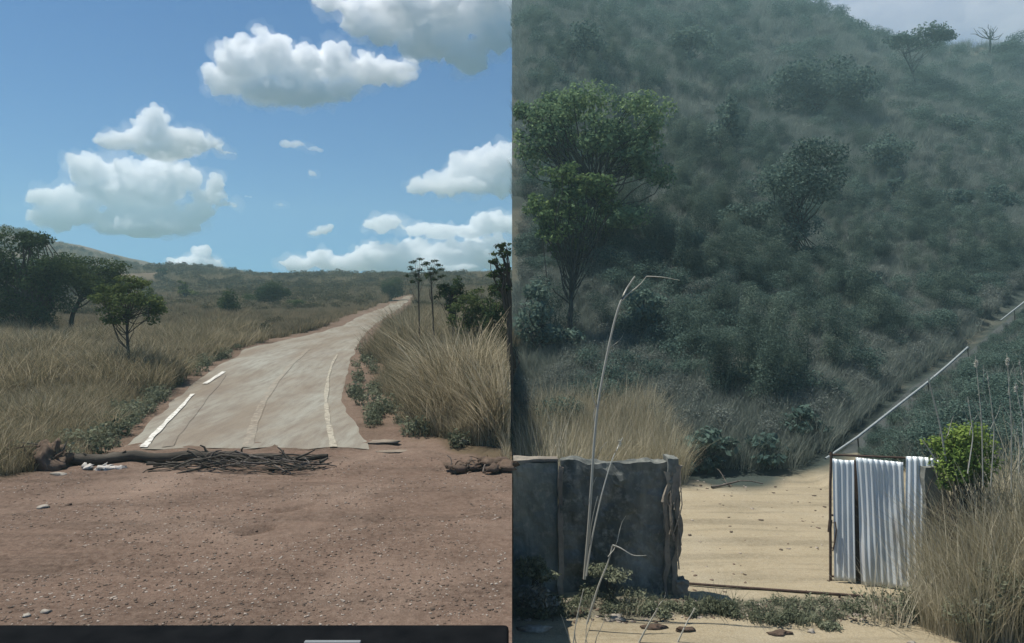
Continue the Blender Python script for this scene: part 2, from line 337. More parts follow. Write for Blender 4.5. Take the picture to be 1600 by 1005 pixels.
def leaves(c, r, n, size, rng, tint=.5, shell=2.4, tvar=.18, aspect=.55, up=.5):
    """n leaf-shaped faces through an ellipsoid"""
    d = rng.normal(size=(n, 3)); d /= np.linalg.norm(d, axis=1)[:, None]
    p = d*(rng.uniform(0, 1, n)**(1/shell))[:, None]
    P = np.asarray(c)+p*np.asarray(r)
    nr = d*.7+rng.normal(size=(n, 3))*.7; nr[:, 2] += up; nr /= np.linalg.norm(nr, axis=1)[:, None]
    u = np.cross(nr, rng.normal(size=(n, 3))); u /= np.linalg.norm(u, axis=1)[:, None]; v = np.cross(nr, u)
    s = size*rng.uniform(.6, 1.35, n)[:, None]
    V = np.stack([P-u*s*.5, P+v*s*aspect*.5+nr*s*.06, P+u*s*.5, P-v*s*aspect*.5+nr*s*.06], 1).reshape(-1, 3)
    return V, np.arange(n*4).reshape(n, 4), np.clip(tint+rng.normal(0, tvar, n), 0, 1)
def tube(path, rad, sides=6, rng=None, wob=0.0):
    P = np.array([tuple(p) for p in path], float); n = len(P); T = np.gradient(P, axis=0); T /= np.linalg.norm(T, axis=1)[:, None]+1e-9
    up = np.where(np.abs(T[:, 2:3]) > .9, np.array([[1., 0, 0]]), np.array([[0, 0, 1.]])); U = np.cross(T, up); U /= np.linalg.norm(U, axis=1)[:, None]; W = np.cross(T, U)
    a = np.linspace(0, 2*np.pi, sides, endpoint=False); R = np.asarray(rad, float)[:, None]*np.ones((1, sides))
    if rng is not None: R = R*(1+wob*rng.normal(size=R.shape))
    V = P[:, None]+U[:, None]*(np.cos(a)[None]*R)[..., None]+W[:, None]*(np.sin(a)[None]*R)[..., None]
    i = np.arange(n*sides).reshape(n, sides); j = np.roll(i, -1, 1)
    Q = np.stack([i[:-1], i[1:], j[1:], j[:-1]], -1).reshape(-1, 4)
    V = V.reshape(-1, 3); e = len(V); V = np.concatenate([V, P[:1], P[-1:]])
    cap = [[i[0, k], j[0, k], e, e] for k in range(0)]
    return V[:e], Q, np.full(len(Q), .5)
def bent(a, b, n, rng, amt):
    a, b = np.array(a, float), np.array(b, float); t = np.linspace(0, 1, n)[:, None]; L = np.linalg.norm(b-a)
    k = rng.normal(size=(1, 3))*amt*L; k2 = rng.normal(size=(1, 3))*amt*L*.5
    return a+(b-a)*t+k*np.sin(np.pi*t)+k2*np.sin(2*np.pi*t)

PROTO = {}
def proto(key, V, Q, T, mat):
    me = mesh_np(key, V, Q, T); me.materials.append(mat); o = bpy.data.objects.new(key, me); PROTO[key] = o; return o
def scatter(name, P, rot, scl, protos, label, seed=0):
    """one growth of many alike plants that nobody could count"""
    me = bpy.data.meshes.new(name); me.vertices.add(len(P)); me.vertices.foreach_set('co', np.asarray(P, np.float32).ravel())
    for k, v, t in (('rot', rot, 'FLOAT'), ('scl', scl, 'FLOAT')):
        a = me.attributes.new(k, t, 'POINT'); a.data.foreach_set('value', np.asarray(v, np.float32))
    o = link(name, me); ng = bpy.data.node_groups.new(name, 'GeometryNodeTree')
    ng.interface.new_socket('Geometry', in_out='INPUT', socket_type='NodeSocketGeometry'); ng.interface.new_socket('Geometry', in_out='OUTPUT', socket_type='NodeSocketGeometry')
    nd = ng.nodes; L = ng.links.new; gi, go = nd.new('NodeGroupInput'), nd.new('NodeGroupOutput')
    jn = nd.new('GeometryNodeJoinGeometry')
    for p in protos:
        oi = nd.new('GeometryNodeObjectInfo'); oi.inputs['Object'].default_value = p; oi.inputs['As Instance'].default_value = True; L(oi.outputs['Geometry'], jn.inputs[0])
    ip = nd.new('GeometryNodeInstanceOnPoints'); ip.inputs['Pick Instance'].default_value = True
    ri = nd.new('FunctionNodeRandomValue'); ri.data_type = 'INT'; ri.inputs[4].default_value = 0; ri.inputs[5].default_value = len(protos)-1; ri.inputs['Seed'].default_value = seed
    ar = nd.new('GeometryNodeInputNamedAttribute'); ar.inputs[0].default_value = 'rot'; asn = nd.new('GeometryNodeInputNamedAttribute'); asn.inputs[0].default_value = 'scl'
    cx = nd.new('ShaderNodeCombineXYZ'); L(ar.outputs[0], cx.inputs[2])
    L(gi.outputs[0], ip.inputs['Points']); L(jn.outputs[0], ip.inputs['Instance']); L(ri.outputs[2], ip.inputs['Instance Index']); L(cx.outputs[0], ip.inputs['Rotation']); L(asn.outputs[0], ip.inputs['Scale']); L(ip.outputs[0], go.inputs[0])
    md = o.modifiers.new('growth', 'NODES'); md.node_group = ng
    return tag(o, label, name.replace('_', ' ').split()[-1], kind='stuff')

def tree(name, label, base, crowns, Y=None, limb=.5, cat='tree', leaf=.12, dens=1.0, tr=.1, lm=None, bm_=None, fork=.45, lobes=7, clip=None, seed=0, group=None, trunk_px=None, sparse=.36, limbs=True, tint=.5, stems=1):
    """crowns: (px, py, rx, ry) of the leaf masses; base: (px, py) of the foot; distances come from the ground"""
    rng = np.random.default_rng(seed); lm = lm or m_leaf_olive; bm_ = bm_ or m_bark
    if Y is None: b = hit(*base)
    else:
        x = (base[0]-CX)/F*Y; b = Vector((x, Y, float(h(x, Y))))
    Y = b.y; s = Y/F; root = empty(name, b); tag(root, label, cat, group)
    top = max((CY-c[1])*s+EYE for c in crowns)-b.z; cen = []
    parts = []
    for (px, py, rx, ry) in crowns:
        c = np.array(at(px, py, Y)-b); R = np.array((rx*s, max(rx, ry)*.8*s, ry*s))
        for k in range(lobes):
            d = rng.normal(size=3); d /= np.linalg.norm(d); q = c+d*R*rng.uniform(.45, .85); r = R*rng.uniform(sparse*.75, sparse*1.3)*np.array((1.15, 1.15, .85))
            cen.append(q); nl = int(dens*min(2600, 4.2*(r[0]*r[1]*r[2])**(2/3)/(leaf*leaf)*3.2))+20
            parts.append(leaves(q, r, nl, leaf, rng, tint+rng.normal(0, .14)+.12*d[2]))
    V, Q, T = join(parts)
    if clip is not None:
        cc = V.reshape(-1, 4, 3).mean(1)[:, 0]+b.x; ok = cc < -.02 if clip < 0 else cc > .06
        V = V.reshape(-1, 4, 3)[ok].reshape(-1, 3); T = T[ok]; Q = np.arange(len(V)).reshape(-1, 4)
    tp = []
    for st in range(stems):
        if trunk_px and st == 0:
            path = [np.array(at(px, py, Y)-b) for px, py in trunk_px]; path = [np.array((path[0][0], 0, -.15))]+path[1:]
            fp = np.array(path); t = np.linspace(0, len(fp)-1, 9); pts = np.stack([np.interp(t, np.arange(len(fp)), fp[:, k]) for k in range(3)], 1)
        else:
            c = np.mean(cen, axis=0); e = np.array((c[0]*.55, c[1]*.5, max(top*fork, .15)))
            if stems > 1: a = rng.uniform(0, 6.28); e = e+np.array((np.cos(a), np.sin(a), 0))*top*.15
            pts = bent((rng.normal()*.05*(stems > 1), rng.normal()*.05*(stems > 1), -.15), e, 8, rng, .05)
        tp.append(tube(pts, np.linspace(tr*1.25, tr*.7, len(pts)), 7, rng, .05))
        f = pts[-1]
        if limbs:
            for q in cen[st::stems]:
                a = pts[rng.integers(len(pts)//2, len(pts))] if rng.random() < .5 else f
                e = q+rng.normal(size=3)*.1*tr
                if clip is not None and (e[0]+b.x)*(1 if clip < 0 else -1) > -.05: continue
                tp.append(tube(bent(a, e, 6, rng, .08), np.linspace(tr*limb, tr*.1, 6), 5))
    v, q, t = join(tp)
    link('trunk', mesh_np('trunk', v, q, None, True), root, [bm_])
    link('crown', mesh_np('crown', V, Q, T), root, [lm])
    return root

# ------------------------------------------------------------------ left side: grass
g = np.random.default_rng(3)
m_leaf_far = leaf_mat('dusty_scrub_leaf', [(0, (.045, .042, .024)), (.5, (.085, .078, .042)), (1, (.15, .13, .075))])
for k in range(4):
    proto('grass_tuft_a%d' % k, *join([blades(52, .95, .3, .02, .24, g, curve=.65), blades(26, .5, .26, .02, .4, g)]), m_dry)
    proto('grass_tuft_tall%d' % k, *join([blades(44, 1.75, .3, .024, .17, g, 4, .65, .6), blades(40, .9, .35, .024, .35, g)]), m_dry)
    PROTO['_tall'] = join([blades(44, 1.75, .3, .024, .17, g, 4, .65, .6), blades(40, .9, .35, .024, .35, g)])
    proto('grass_tuft_far%d' % k, *join([blades(60, 1.0, .6, .06, .22, g, 2, .4)]), m_dry_far)
    proto('far_scrub%d' % k, *join([leaves((g.normal()*.3, g.normal()*.3, .55+.2*g.normal()), (.6, .6, .45), 110, .22, g, .45+.12*g.normal()) for _ in range(4)]), m_leaf_far)
    proto('weed_tuft%d' % k, *join([leaves((0, 0, .16), (.2, .2, .18), 130, .06, g, .5), blades(16, .35, .12, .012, .3, g)]), m_weed)
ZL = np.concatenate([roadA[0], roadB[0]])
def left_pts(n, y0, y1, fx, keep, power=1.0, seed=0):
    r = np.random.default_rng(seed); u = r.uniform(0, 1, n)
    Y = y0*(y1/y0)**u if power == 1.0 else (y0**2+(y1**2-y0**2)*u)**.5
    X = r.uniform(*fx, n)/F*Y - CX/F*Y; ok = (X < -.06) & keep(X, Y, r); X, Y = X[ok], Y[ok]
    return X, Y, r
def place(name, X, Y, hf, s0, s1, protos, label, r, zoff=-.03):
    return scatter(name, np.c_[X, Y, hf(X, Y)+zoff], r.uniform(0, 6.28, len(X)), r.uniform(s0, s1, len(X)) if not hasattr(s0, '__len__') else s0*r.uniform(.75, 1.2, len(X)), protos, label)
rdx = lambda Y: np.interp(Y, _mid[:, 1], _mid[:, 0])
edge_n = lambda X: np.interp(X, EDGE[:, 0], EDGE[:, 1])
# shorter dry grass left of the road
X, Y, r = left_pts(7500, 9.9, 30, (-80, 800), lambda X, Y, r: (Y > edge_n(X)+.25) & (road_dist(X, Y) > .45) & (X < rdx(Y)))
sc = .62+.5*np.clip(fbm(X/3, Y/3, oct=2, seed=21)+.4, 0, 1)-.3*np.clip(1.6-road_dist(X, Y), 0, 1)-.25*np.clip(1-(Y-edge_n(X)), 0, 1)
place('dry_grass', X, Y, h_left, sc, None, [PROTO['grass_tuft_a%d' % k] for k in range(4)], 'knee to waist high dry grass left of the concrete road', r)
# tall stand right of the road
tx = lambda Y: np.interp(Y, [10.6, 11.5, 12.4, 13.3, 15, 17.5, 21, 25, 40, 60], [0, -.1, -.75, -1.35, -2.1, -2.9, -3.9, -4.7, -6.5, -9])
X, Y, r = left_pts(7000, 10.6, 42, (540, 800), lambda X, Y, r: (X > tx(Y)+.55*noise(Y/.8, 2.0, seed=12)+.5*r.random(len(X))**3) & (road_dist(X, Y) > .5))
sc = .72+.3*np.clip(fbm(X/2, Y/2, oct=2, seed=22)+.4, 0, 1)-.45*np.clip(.9-(X-tx(Y)), 0, .9)
sc = sc*np.interp(Y, [10.6, 12.5, 16, 20, 42], [.7, 1.15, .98, .78, .5])*(1+.3*fbm(X/.9, Y/.9, oct=2, seed=35))
# stems by the cut face end at it: these are cut out one by one
near = X > -1.5
g2 = np.random.default_rng(44); parts = []
for x, y, q in zip(X[near], Y[near], sc[near]):
    v, f, t = [(PROTO['_tall'][i]) for i in (0, 1, 2)]; a_ = g2.uniform(0, 6.28); c_, s2 = math.cos(a_), math.sin(a_); q = q*g2.uniform(.75, 1.2)
    V = np.c_[(v[:, 0]*c_-v[:, 1]*s2)*q+x, (v[:, 0]*s2+v[:, 1]*c_)*q+y, v[:, 2]*q+float(h_left(x, y))-.03]
    ok = (V[f][:, :, 0] < -.02).all(1); parts.append((V, f[ok], t[ok]+g2.normal()*.12))
tag(link('edge_grass', mesh_np('edge_grass', *join(parts)), mats=[m_dry]), 'tall dry grass standing along the foot of the hillside edge', 'grass', kind='stuff')
X, Y, sc = X[~near], Y[~near], sc[~near]
place('tall_grass', X, Y, h_left, sc, None, [PROTO['grass_tuft_tall%d' % k] for k in range(4)], 'head high stand of dry savanna grass right of the concrete road', r)
# open savanna beyond
X, Y, r = left_pts(22000, 26, 230, (-120, 800), lambda X, Y, r: (road_dist(X, Y) > .5+.01*Y) & (fbm(X/18, Y/18, oct=3, seed=23) > -.75) & (np.hypot(*(np.array([X, Y])-np.array([[p.x for p in TRK], [p.y for p in TRK]])[:, :, None].mean(1))) > 1.0))
for p in range(3):
    a, b2 = TRK[p], TRK[p+1]
    for t in np.linspace(0, 1, 6):
        q = a.lerp(b2, t); ok = (np.abs(X-q.x) > 1.0) | (Y > q.y+.6) | (Y < q.y-4); X, Y = X[ok], Y[ok]
place('savanna_grass', X, Y, h_left, .45+.5*smooth(30, 140, Y)+.25*fbm(X/9, Y/9, oct=2, seed=24), None, [PROTO['grass_tuft_far%d' % k] for k in range(4)], 'dry yellow-brown savanna grass covering the far slopes', r)
X, Y, r = left_pts(1500, 10.3, 26, (-60, 800), lambda X, Y, r: (Y > edge_n(X)+.1) & (road_dist(X, Y) > .15) & ((road_dist(X, Y) < .9) | (r.random(len(X)) < .25)))
place('roadside_weeds', X, Y, h_left, .6, 1.3, [PROTO['weed_tuft%d' % k] for k in range(4)], 'low green weeds along both road edges', r)

X, Y, r = left_pts(4800, 22, 222, (-120, 800), lambda X, Y, r: (road_dist(X, Y) > 1.5) & ((X < rdx(Y)) | (Y > 45)) & (fbm(X/22, Y/22, oct=3, seed=27) > .0+.25*r.normal(size=len(X))))
place('savanna_scrub', X, Y, h_left, .4+1.0*smooth(30, 150, Y), None, [PROTO['far_scrub%d' % k] for k in range(4)], 'grey-green scrub dotted over the far slopes', r)

# ------------------------------------------------------------------ left side: trees and bushes
D, O, LI = m_leaf_dark, m_leaf_olive, m_leaf_lime
tree('evergreen_tree', 'big dark leafy tree at the left edge', (62, 527), [(15, 398, 48, 42), (50, 375, 24, 20), (66, 425, 46, 36), (25, 455, 55, 38), (72, 478, 40, 34), (10, 490, 40, 30)], lm=D, tr=.13, leaf=.12, lobes=12, seed=1, stems=3, fork=.3, dens=1.0, sparse=.46)
tree('leaning_tree', 'olive tree with leaning bare trunk beside the big dark tree', (109, 524), [(135, 432, 55, 32), (165, 416, 32, 22), (105, 425, 48, 34), (160, 448, 36, 22)], lm=O, sparse=.44, tr=.09, leaf=.11, lobes=10, seed=2, trunk_px=[(109, 524), (112, 495), (124, 470), (136, 445)])
tree('young_tree', 'small light green tree nearest to the road on the left', (206, 600), [(200, 470, 50, 36), (170, 462, 32, 24), (232, 482, 30, 28), (205, 444, 34, 16), (186, 495, 28, 16)], lm=O, tr=.04, limb=.35, leaf=.085, lobes=10, seed=3, trunk_px=[(206, 600), (202, 565), (199, 530), (198, 500)], sparse=.33, tint=.65)
tree('dark_bush', 'dark round bush at the foot of the small light green tree', (195, 588), [(193, 574, 13, 13)], cat='bush', lm=D, tr=.02, leaf=.06, lobes=6, seed=4, fork=.2, sparse=.5)
tree('thin_tree', 'thin dark-trunked tree behind the small light green tree', (231, 516), [(232, 465, 16, 22), (246, 470, 14, 16), (226, 488, 10, 10)], lm=O, tr=.05, leaf=.1, lobes=6, seed=5, trunk_px=[(231, 516), (232, 495), (234, 475)])
tree('ridge_tree', 'lone round tree on the crest of the left hill', (254, 436), [(254, 424, 9, 6)], lm=D, tr=.25, leaf=.5, lobes=6, seed=6)
tree('savanna_tree', 'spreading tree below the lone ridge tree', (291, 474), [(291, 451, 20, 11), (282, 446, 10, 7)], lm=O, tr=.12, leaf=.25, lobes=7, seed=7, fork=.5)
for i, (bx, by, cr, lab, lm) in enumerate([
    (355, 497, [(354, 474, 14, 22), (362, 480, 12, 12)], 'upright dark bush nearest to the side track', D),
    (425, 482, [(424, 458, 20, 20), (410, 462, 12, 14), (440, 455, 14, 12)], 'large dark tree left of the ridge gap', D),
    (460, 484, [(461, 475, 13, 8)], 'low round olive bush right of the large dark tree', O),
    (398, 478, [(394, 466, 16, 12)], 'grey-green bush touching the large dark tree on its left', O),
    (485, 458, [(484, 444, 10, 7)], 'dark flat tree on the ridge at the gap', D),
    (503, 454, [(503, 447, 6, 4)], 'small airy tree on the ridge right of the gap', O),
    (264, 532, [(264, 519, 14, 9)], 'low dark bush left of the side track', D),
    (310, 556, [(300, 546, 16, 9), (322, 548, 16, 8)], 'sprawling green bush at the near end of the side track', O),
    (243, 576, [(228, 572, 12, 8)], 'small olive bush between the young tree and the road', O),
    (570, 449, [(570, 443, 9, 4)], 'small flat-topped tree on the ridge left of the road crest', D),
    (612, 470, [(613, 446, 16, 15), (606, 458, 12, 10), (620, 455, 12, 10)], 'dark bushy tree left of the road crest', D),
    (382, 440, [(381, 435, 6, 4)], 'tiny tree on the skyline at the middle of the ridge', O),
    (322, 433, [(320, 430, 7, 3)], 'tiny low tree on the skyline near the pale cloud', D),
    (415, 440, [(418, 435, 12, 4)], 'low dark thicket on the skyline above the large dark tree', D),
    (442, 446, [(450, 441, 20, 6)], 'long dark thicket on the skyline before the gap', D),
    (700, 455, [(690, 452, 40, 7)], 'dark thicket along the skyline right of the road crest', D),
    (540, 455, [(540, 453, 22, 4)], 'low dark thicket on the skyline behind the road', D),
    (340, 520, [(336, 512, 10, 7)], 'small dark bush just behind the side track', D)]):
    Yb = 205 if by < 460 else None
    tree('savanna_bush' if 'bush' in lab or 'thicket' in lab else 'savanna_tree', lab, (bx, by), cr, Y=Yb, cat='bush' if 'bush' in lab or 'thicket' in lab else 'tree', lm=lm, tr=.05 if Yb is None else .2, leaf=.13 if Yb is None else .45, lobes=9, seed=20+i, sparse=.55, fork=.3)
tuf = lambda L: [(x, y, 5.5, 3.0) for x, y in L]
tree('tall_sapling', 'tall thin sapling with leaf tufts, left of the pair', (657, 528), tuf([(647, 410), (656, 406), (663, 413), (642, 419), (657, 422), (649, 430), (666, 429), (636, 431), (657, 437), (644, 440)]), Y=21, lm=D, tr=.022, limb=.3, leaf=.05, dens=.35, lobes=3, seed=50, trunk_px=[(657, 560), (655, 500), (654, 450), (655, 425)], sparse=.8)
tree('tall_sapling', 'tall thin sapling with leaf tufts, right of the pair', (681, 530), tuf([(669, 411), (678, 407), (684, 414), (672, 420), (681, 425), (690, 433), (668, 432), (677, 437), (688, 420)]), Y=20, lm=D, tr=.022, limb=.3, leaf=.05, dens=.35, lobes=3, seed=51, trunk_px=[(681, 560), (677, 500), (674, 450), (673, 430)], sparse=.8)
tree('thin_roadside_tree', 'dark small-crowned tree right of the two saplings', (712, 540), [(706, 446, 22, 24), (718, 462, 18, 20), (694, 460, 16, 18), (708, 484, 14, 16)], Y=20, lm=D, tr=.04, limb=.3, leaf=.08, lobes=11, sparse=.3, seed=52, trunk_px=[(712, 560), (708, 510), (705, 470)])
tree('green_bush', 'rounded green bush behind the tall grass', (745, 545), [(748, 470, 40, 26), (720, 492, 30, 26), (768, 482, 30, 34), (735, 515, 34, 28)], Y=19, cat='bush', lm=O, tr=.05, leaf=.075, lobes=14, limb=.3, sparse=.3, seed=53, stems=3, fork=.3, clip=-1)
tree('dark_bush', 'dark tangled bush under the overhanging tree', (782, 570), [(782, 478, 32, 44), (770, 520, 28, 36), (796, 515, 28, 44)], Y=17, cat='bush', lm=D, tr=.05, leaf=.07, lobes=15, limb=.3, sparse=.3, seed=54, stems=3, fork=.3, clip=-1)
tree('overhanging_tree', 'open-branched tree reaching in against the hillside edge', (797, 560), [(782, 396, 20, 9), (790, 418, 24, 10), (776, 430, 16, 7), (796, 385, 22, 9), (786, 444, 26, 10), (772, 408, 10, 6)], Y=15, lm=D, tr=.06, leaf=.07, lobes=6, seed=55, clip=-1, sparse=.4, trunk_px=[(797, 560), (796, 500), (795, 440)])

# ------------------------------------------------------------------ the barrier on the landing
m_wood = simple('weathered_dark_wood', (.03, .026, .02), (.10, .085, .065), 7, .7, .9, .02, (.3, 1, 1))
m_wood2 = simple('grey_dead_wood', (.06, .05, .042), (.17, .145, .12), 12, .6, .9, .02)
m_root = simple('earthy_roots', (.07, .048, .033), (.17, .12, .085), 8, .9, .95, .04)
m_stone = simple('pale_stone', (.22, .19, .15), (.40, .36, .30), 14, .6, .9, .03)
m_clod = simple('dark_earth_clod', (.06, .042, .03), (.13, .09, .065), 7, .9, .95, .04)
m_rag = simple('bleached_rag', (.34, .31, .27), (.55, .52, .47), 9, .5)
rg = np.random.default_rng(11)
m_slab = simple('dusty_slab', (.17, .135, .10), (.27, .225, .17), 5, .6, .95, .03)
def rock_mesh(r, seed, flat=.6, sub=2, amp=.3):
    import bmesh
    bm = bmesh.new(); bmesh.ops.create_icosphere(bm, subdivisions=sub, radius=1)
    P = np.array([v.co[:] for v in bm.verts]); T = np.array([[v.index for v in f.verts] for f in bm.faces]); bm.free()
    P = P*(1+amp*1.5*fbm(P[:, 0]*1.7+seed, P[:, 1]*1.7, P[:, 2]*1.7, oct=3, seed=seed, gain=.6))[:, None]; P[:, 2] = np.where(P[:, 2] < -.3, -.3, P[:, 2])
    return mesh_np('stone', P*np.array((r[0], r[1], r[2])), T)
log = empty('fallen_trunk', hit(300, 722)); tag(log, 'long dark fallen tree trunk laid across the start of the road', 'log')
Pl = [np.array(at(px, py, Y)-log.location) for px, py, Y in ((98, 716, 10.75), (140, 714, 10.8), (200, 713, 10.85), (260, 713, 10.9), (330, 712, 10.95), (400, 712, 11), (460, 712, 11.0), (512, 714, 11.0))]
Pl = np.array(Pl); tt_ = np.linspace(0, 7, 40); Pl = np.stack([np.interp(tt_, np.arange(8), Pl[:, k]) for k in range(3)], 1); Pl[:, 2] += .012*np.sin(tt_*2.1)
gz = np.array([float(h_left(p[0]+log.location.x, p[1]+log.location.y)) for p in Pl])-log.location.z
Rl = np.interp(tt_, [0, 1, 4, 7], [.105, .085, .07, .04]); Pl[:, 2] = gz+Rl*.98
link('trunk', mesh_np('trunk', *tube(Pl, Rl, 12, rg, .05)[:2], None, True), log, [m_wood])
for px in (150, 190, 330, 372, 440):
    i = int(np.argmin(np.abs(Pl[:, 0]-((px-CX)/F*10.9-log.location.x)))); a = Pl[i]+np.array((0, 0, .04)); e = a+np.array((rg.normal()*.1, -.03, rg.uniform(.06, .13)))
    link('branch_stub', mesh_np('branch_stub', *tube(bent(a, e, 4, rg, .1), [.024, .02, .016, .01], 6)[:2], None, True), log, [m_wood])
rb = link('root_ball', rock_mesh((.24, .2, .26), 5, sub=4, amp=.5), log, [m_root]); rb.location = at(82, 724, 10.6)-log.location
for k in range(34):
    a0 = np.array(rb.location); ang = rg.uniform(0, 6.28); e = a0+np.array((math.cos(ang)*rg.uniform(.25, .5)-.08, rg.uniform(-.25, .1), rg.uniform(-.15, .42)))
    link('root', mesh_np('root', *tube(bent(a0, e, 7, rg, .16), np.linspace(rg.uniform(.015, .05), .005, 7), 6, rg, .08)[:2], None, True), log, [m_root if k % 3 else m_wood2])
pile = empty('brush_pile', hit(378, 734)); tag(pile, 'heap of dry broken branches piled against the fallen trunk', 'brush pile')
def stick(a, b, r, parent, mat, name='stick', amt=.05):
    n = 6; return link(name, mesh_np(name, *tube(bent(a, b, n, rg, amt), np.linspace(r, r*.45, n), 6, rg, .08)[:2], None, True), parent, [mat])
for k in range(95):
    t = rg.uniform(-1, 1); x = t*1.32; L = rg.uniform(.3, 1.1)*(1-.35*abs(t)); an = rg.normal(0, .35); z0 = rg.uniform(.02, .03+.17*(1-t*t)); dz = rg.normal(0, .05)
    y = rg.uniform(-.25, .35); a = (x-L/2*math.cos(an), y-L/2*math.sin(an), max(.015, z0-dz)); b_ = (x+L/2*math.cos(an), y+L/2*math.sin(an), max(.015, z0+dz))
    if a[0] < -1.38 or b_[0] > 1.38: continue
    stick(a, b_, rg.uniform(.007, .02), pile, m_wood if rg.random() < .6 else m_wood2)
for (p, q, r_) in (((450, 718), (434, 699), .018), ((462, 716), (492, 703), .02), ((462, 720), (436, 706), .014), ((500, 722), (512, 716), .03), ((240, 728), (330, 722), .022), ((310, 735), (245, 726), .016), ((420, 735), (510, 729), .02)):
    stick(at(*p, 10.35)-pile.location, at(*q, 10.45)-pile.location, r_, pile, m_wood, amt=.02)
# rubbish and stones lying about
rag = empty('torn_sacking', hit(158, 733)); tag(rag, 'pale torn rubbish lying under the fallen trunk, beside its roots', 'rubbish')
for k in range(9):
    o = link('scrap', rock_mesh((rg.uniform(.06, .16), .06, rg.uniform(.02, .045)), 60+k, amp=.6), rag, [m_rag]); o.location = (rg.uniform(-.36, .36), rg.uniform(-.08, .1), .015); o.rotation_euler = (rg.normal()*.2, rg.normal()*.2, rg.uniform(0, 3))
for lab, (px, py), r in (('flat pale stone lying alone on the dirt, far left', (68, 794), (.075, .06, .028)), ('pale stone in front of the trunk roots', (93, 742), (.12, .07, .03)), ('small dark stone right of the flat pale stone', (108, 790), (.03, .025, .02)),
                         ('pale stone at the lower left of the dirt', (72, 957), (.04, .03, .02)), ('tiny pale stone at the lower left, beside the black dashboard', (42, 963), (.03, .03, .018)), ('pale slab of broken concrete at the road corner', (600, 691), (.32, .14, .035)), ('thin pale slab on the dirt below the road corner', (622, 706), (.42, .10, .02)), ('pale stone under the tall grass on the right', (722, 692), (.10, .08, .06))):
    o = link('stone', rock_mesh(r, int(px)), None, [m_clod if 'dark' in lab else (m_slab if 'slab' in lab else m_stone)]); o.location = hit(px, py)+Vector((0, 0, r[2]*.25)); tag(o, lab, 'stone', 'stones on the dirt')
mound = empty('root_mound', hit(755, 735)); tag(mound, 'mound of dark clods and roots at the right end of the dirt', 'mound')
for k in range(26):
    x, y = rg.uniform(-.46, .36), rg.normal(0, .12); rr = rg.uniform(.04, .12)
    o = link('clod', rock_mesh((rr*1.3, rr, rr*.8), 200+k, amp=.5), mound, [m_clod if k % 4 else m_root]); o.location = (x, y, rr*.2+.05*(1-abs(x)/.5))
for k in range(12):
    x = rg.uniform(-.45, .3); stick((x, rg.normal(0, .1), .02), (min(x+rg.uniform(-.25, .3), .38), rg.normal(0, .1), rg.uniform(.05, .22)), .014, mound, m_wood2 if k % 2 else m_root, 'root', .15)
# loose grit on the landing
for k in range(3):
    me = rock_mesh((1, .8, .6), 300+k, sub=1); me.materials.append(simple('grit%d' % k, *[((.13, .09, .065), (.2, .145, .105)), ((.28, .23, .18), (.42, .36, .3)), ((.08, .058, .042), (.13, .095, .07))][k], 3)); PROTO['grit%d' % k] = bpy.data.objects.new('grit%d' % k, me)
X, Y, r = left_pts(30000, 4.6, 11.2, (-40, 800), lambda X, Y, r: (Y < edge_n(X)) & (fbm(X/.8, Y/.8, oct=3, seed=31) > -.25+.5*r.random(len(X))-.25))
scatter('loose_gravel', np.c_[X, Y, h_left(X, Y)], r.uniform(0, 6.28, len(X)), .003+.016*r.random(len(X))**6, [PROTO['grit%d' % k] for k in range(3)], 'loose reddish grit scattered over the dirt')

# ------------------------------------------------------------------ the vehicle the view is taken from: only the top of its nose shows
m_black = simple('black_plastic', (.006, .007, .008), (.011, .012, .013), 30, .1, 1.0, .002, spec=.0)
m_paintb = simple('dark_green_grey_paint', (.012, .017, .016), (.02, .025, .023), 3, .02, .8, spec=.05)
m_tyre = simple('tyre_rubber', (.012, .012, .012), (.02, .02, .02), 20)
m_glass = simple('lamp_glass', (.5, .5, .5), (.6, .6, .6), 3, 0, .1, spec=.6)
car = empty('parked_van', (-.95, .3, 0)); tag(car, 'black nose of the vehicle along the bottom edge', 'van')
def box(name, x0, x1, y0, y1, z0, z1, mat, parent, bev=.02, rot=None):
    import bmesh
    bm = bmesh.new(); bmesh.ops.create_cube(bm, size=1)
    for v in bm.verts: v.co = ((x0+x1)/2+v.co.x*(x1-x0), (y0+y1)/2+v.co.y*(y1-y0), (z0+z1)/2+v.co.z*(z1-z0))
    if bev: bmesh.ops.bevel(bm, geom=bm.edges[:], offset=bev, segments=3, affect='EDGES', profile=.6)
    me = bpy.data.meshes.new(name); bm.to_mesh(me); bm.free()
    for p in me.polygons: p.use_smooth = True
    return link(name, me, parent, [mat])
zt = EYE-.4355*.86
box('cowl', -.9, .95-.004, .30, .56, zt-.10, zt, m_black, car, .006)
box('front_panel', -.9, .95-.006, .22, .66, .55, zt-.11, m_paintb, car, .06)
box('bumper', -.92, .94, .62, .78, .38, .56, m_black, car, .04)
wp = box('highlight_strip', .71, .775, .500, .506, zt+.001, zt+.005, simple('highlight_grey', (.16, .17, .17), (.2, .21, .21), 5, 0, .5), car, .001); pass  # pale strip whose colour stands in for a highlight on the cowl
for sx in (-.62, .66):
    box('headlight', sx-.14, sx+.14, .64, .675, .72, .9, m_glass, car, .02)
    a = np.linspace(-.09, .09, 4); w = link('wheel', mesh_np('wheel', *tube([(sx+q, .1, .34) for q in a], [.28, .34, .34, .28], 24)[:2], None, True), car, [m_tyre])

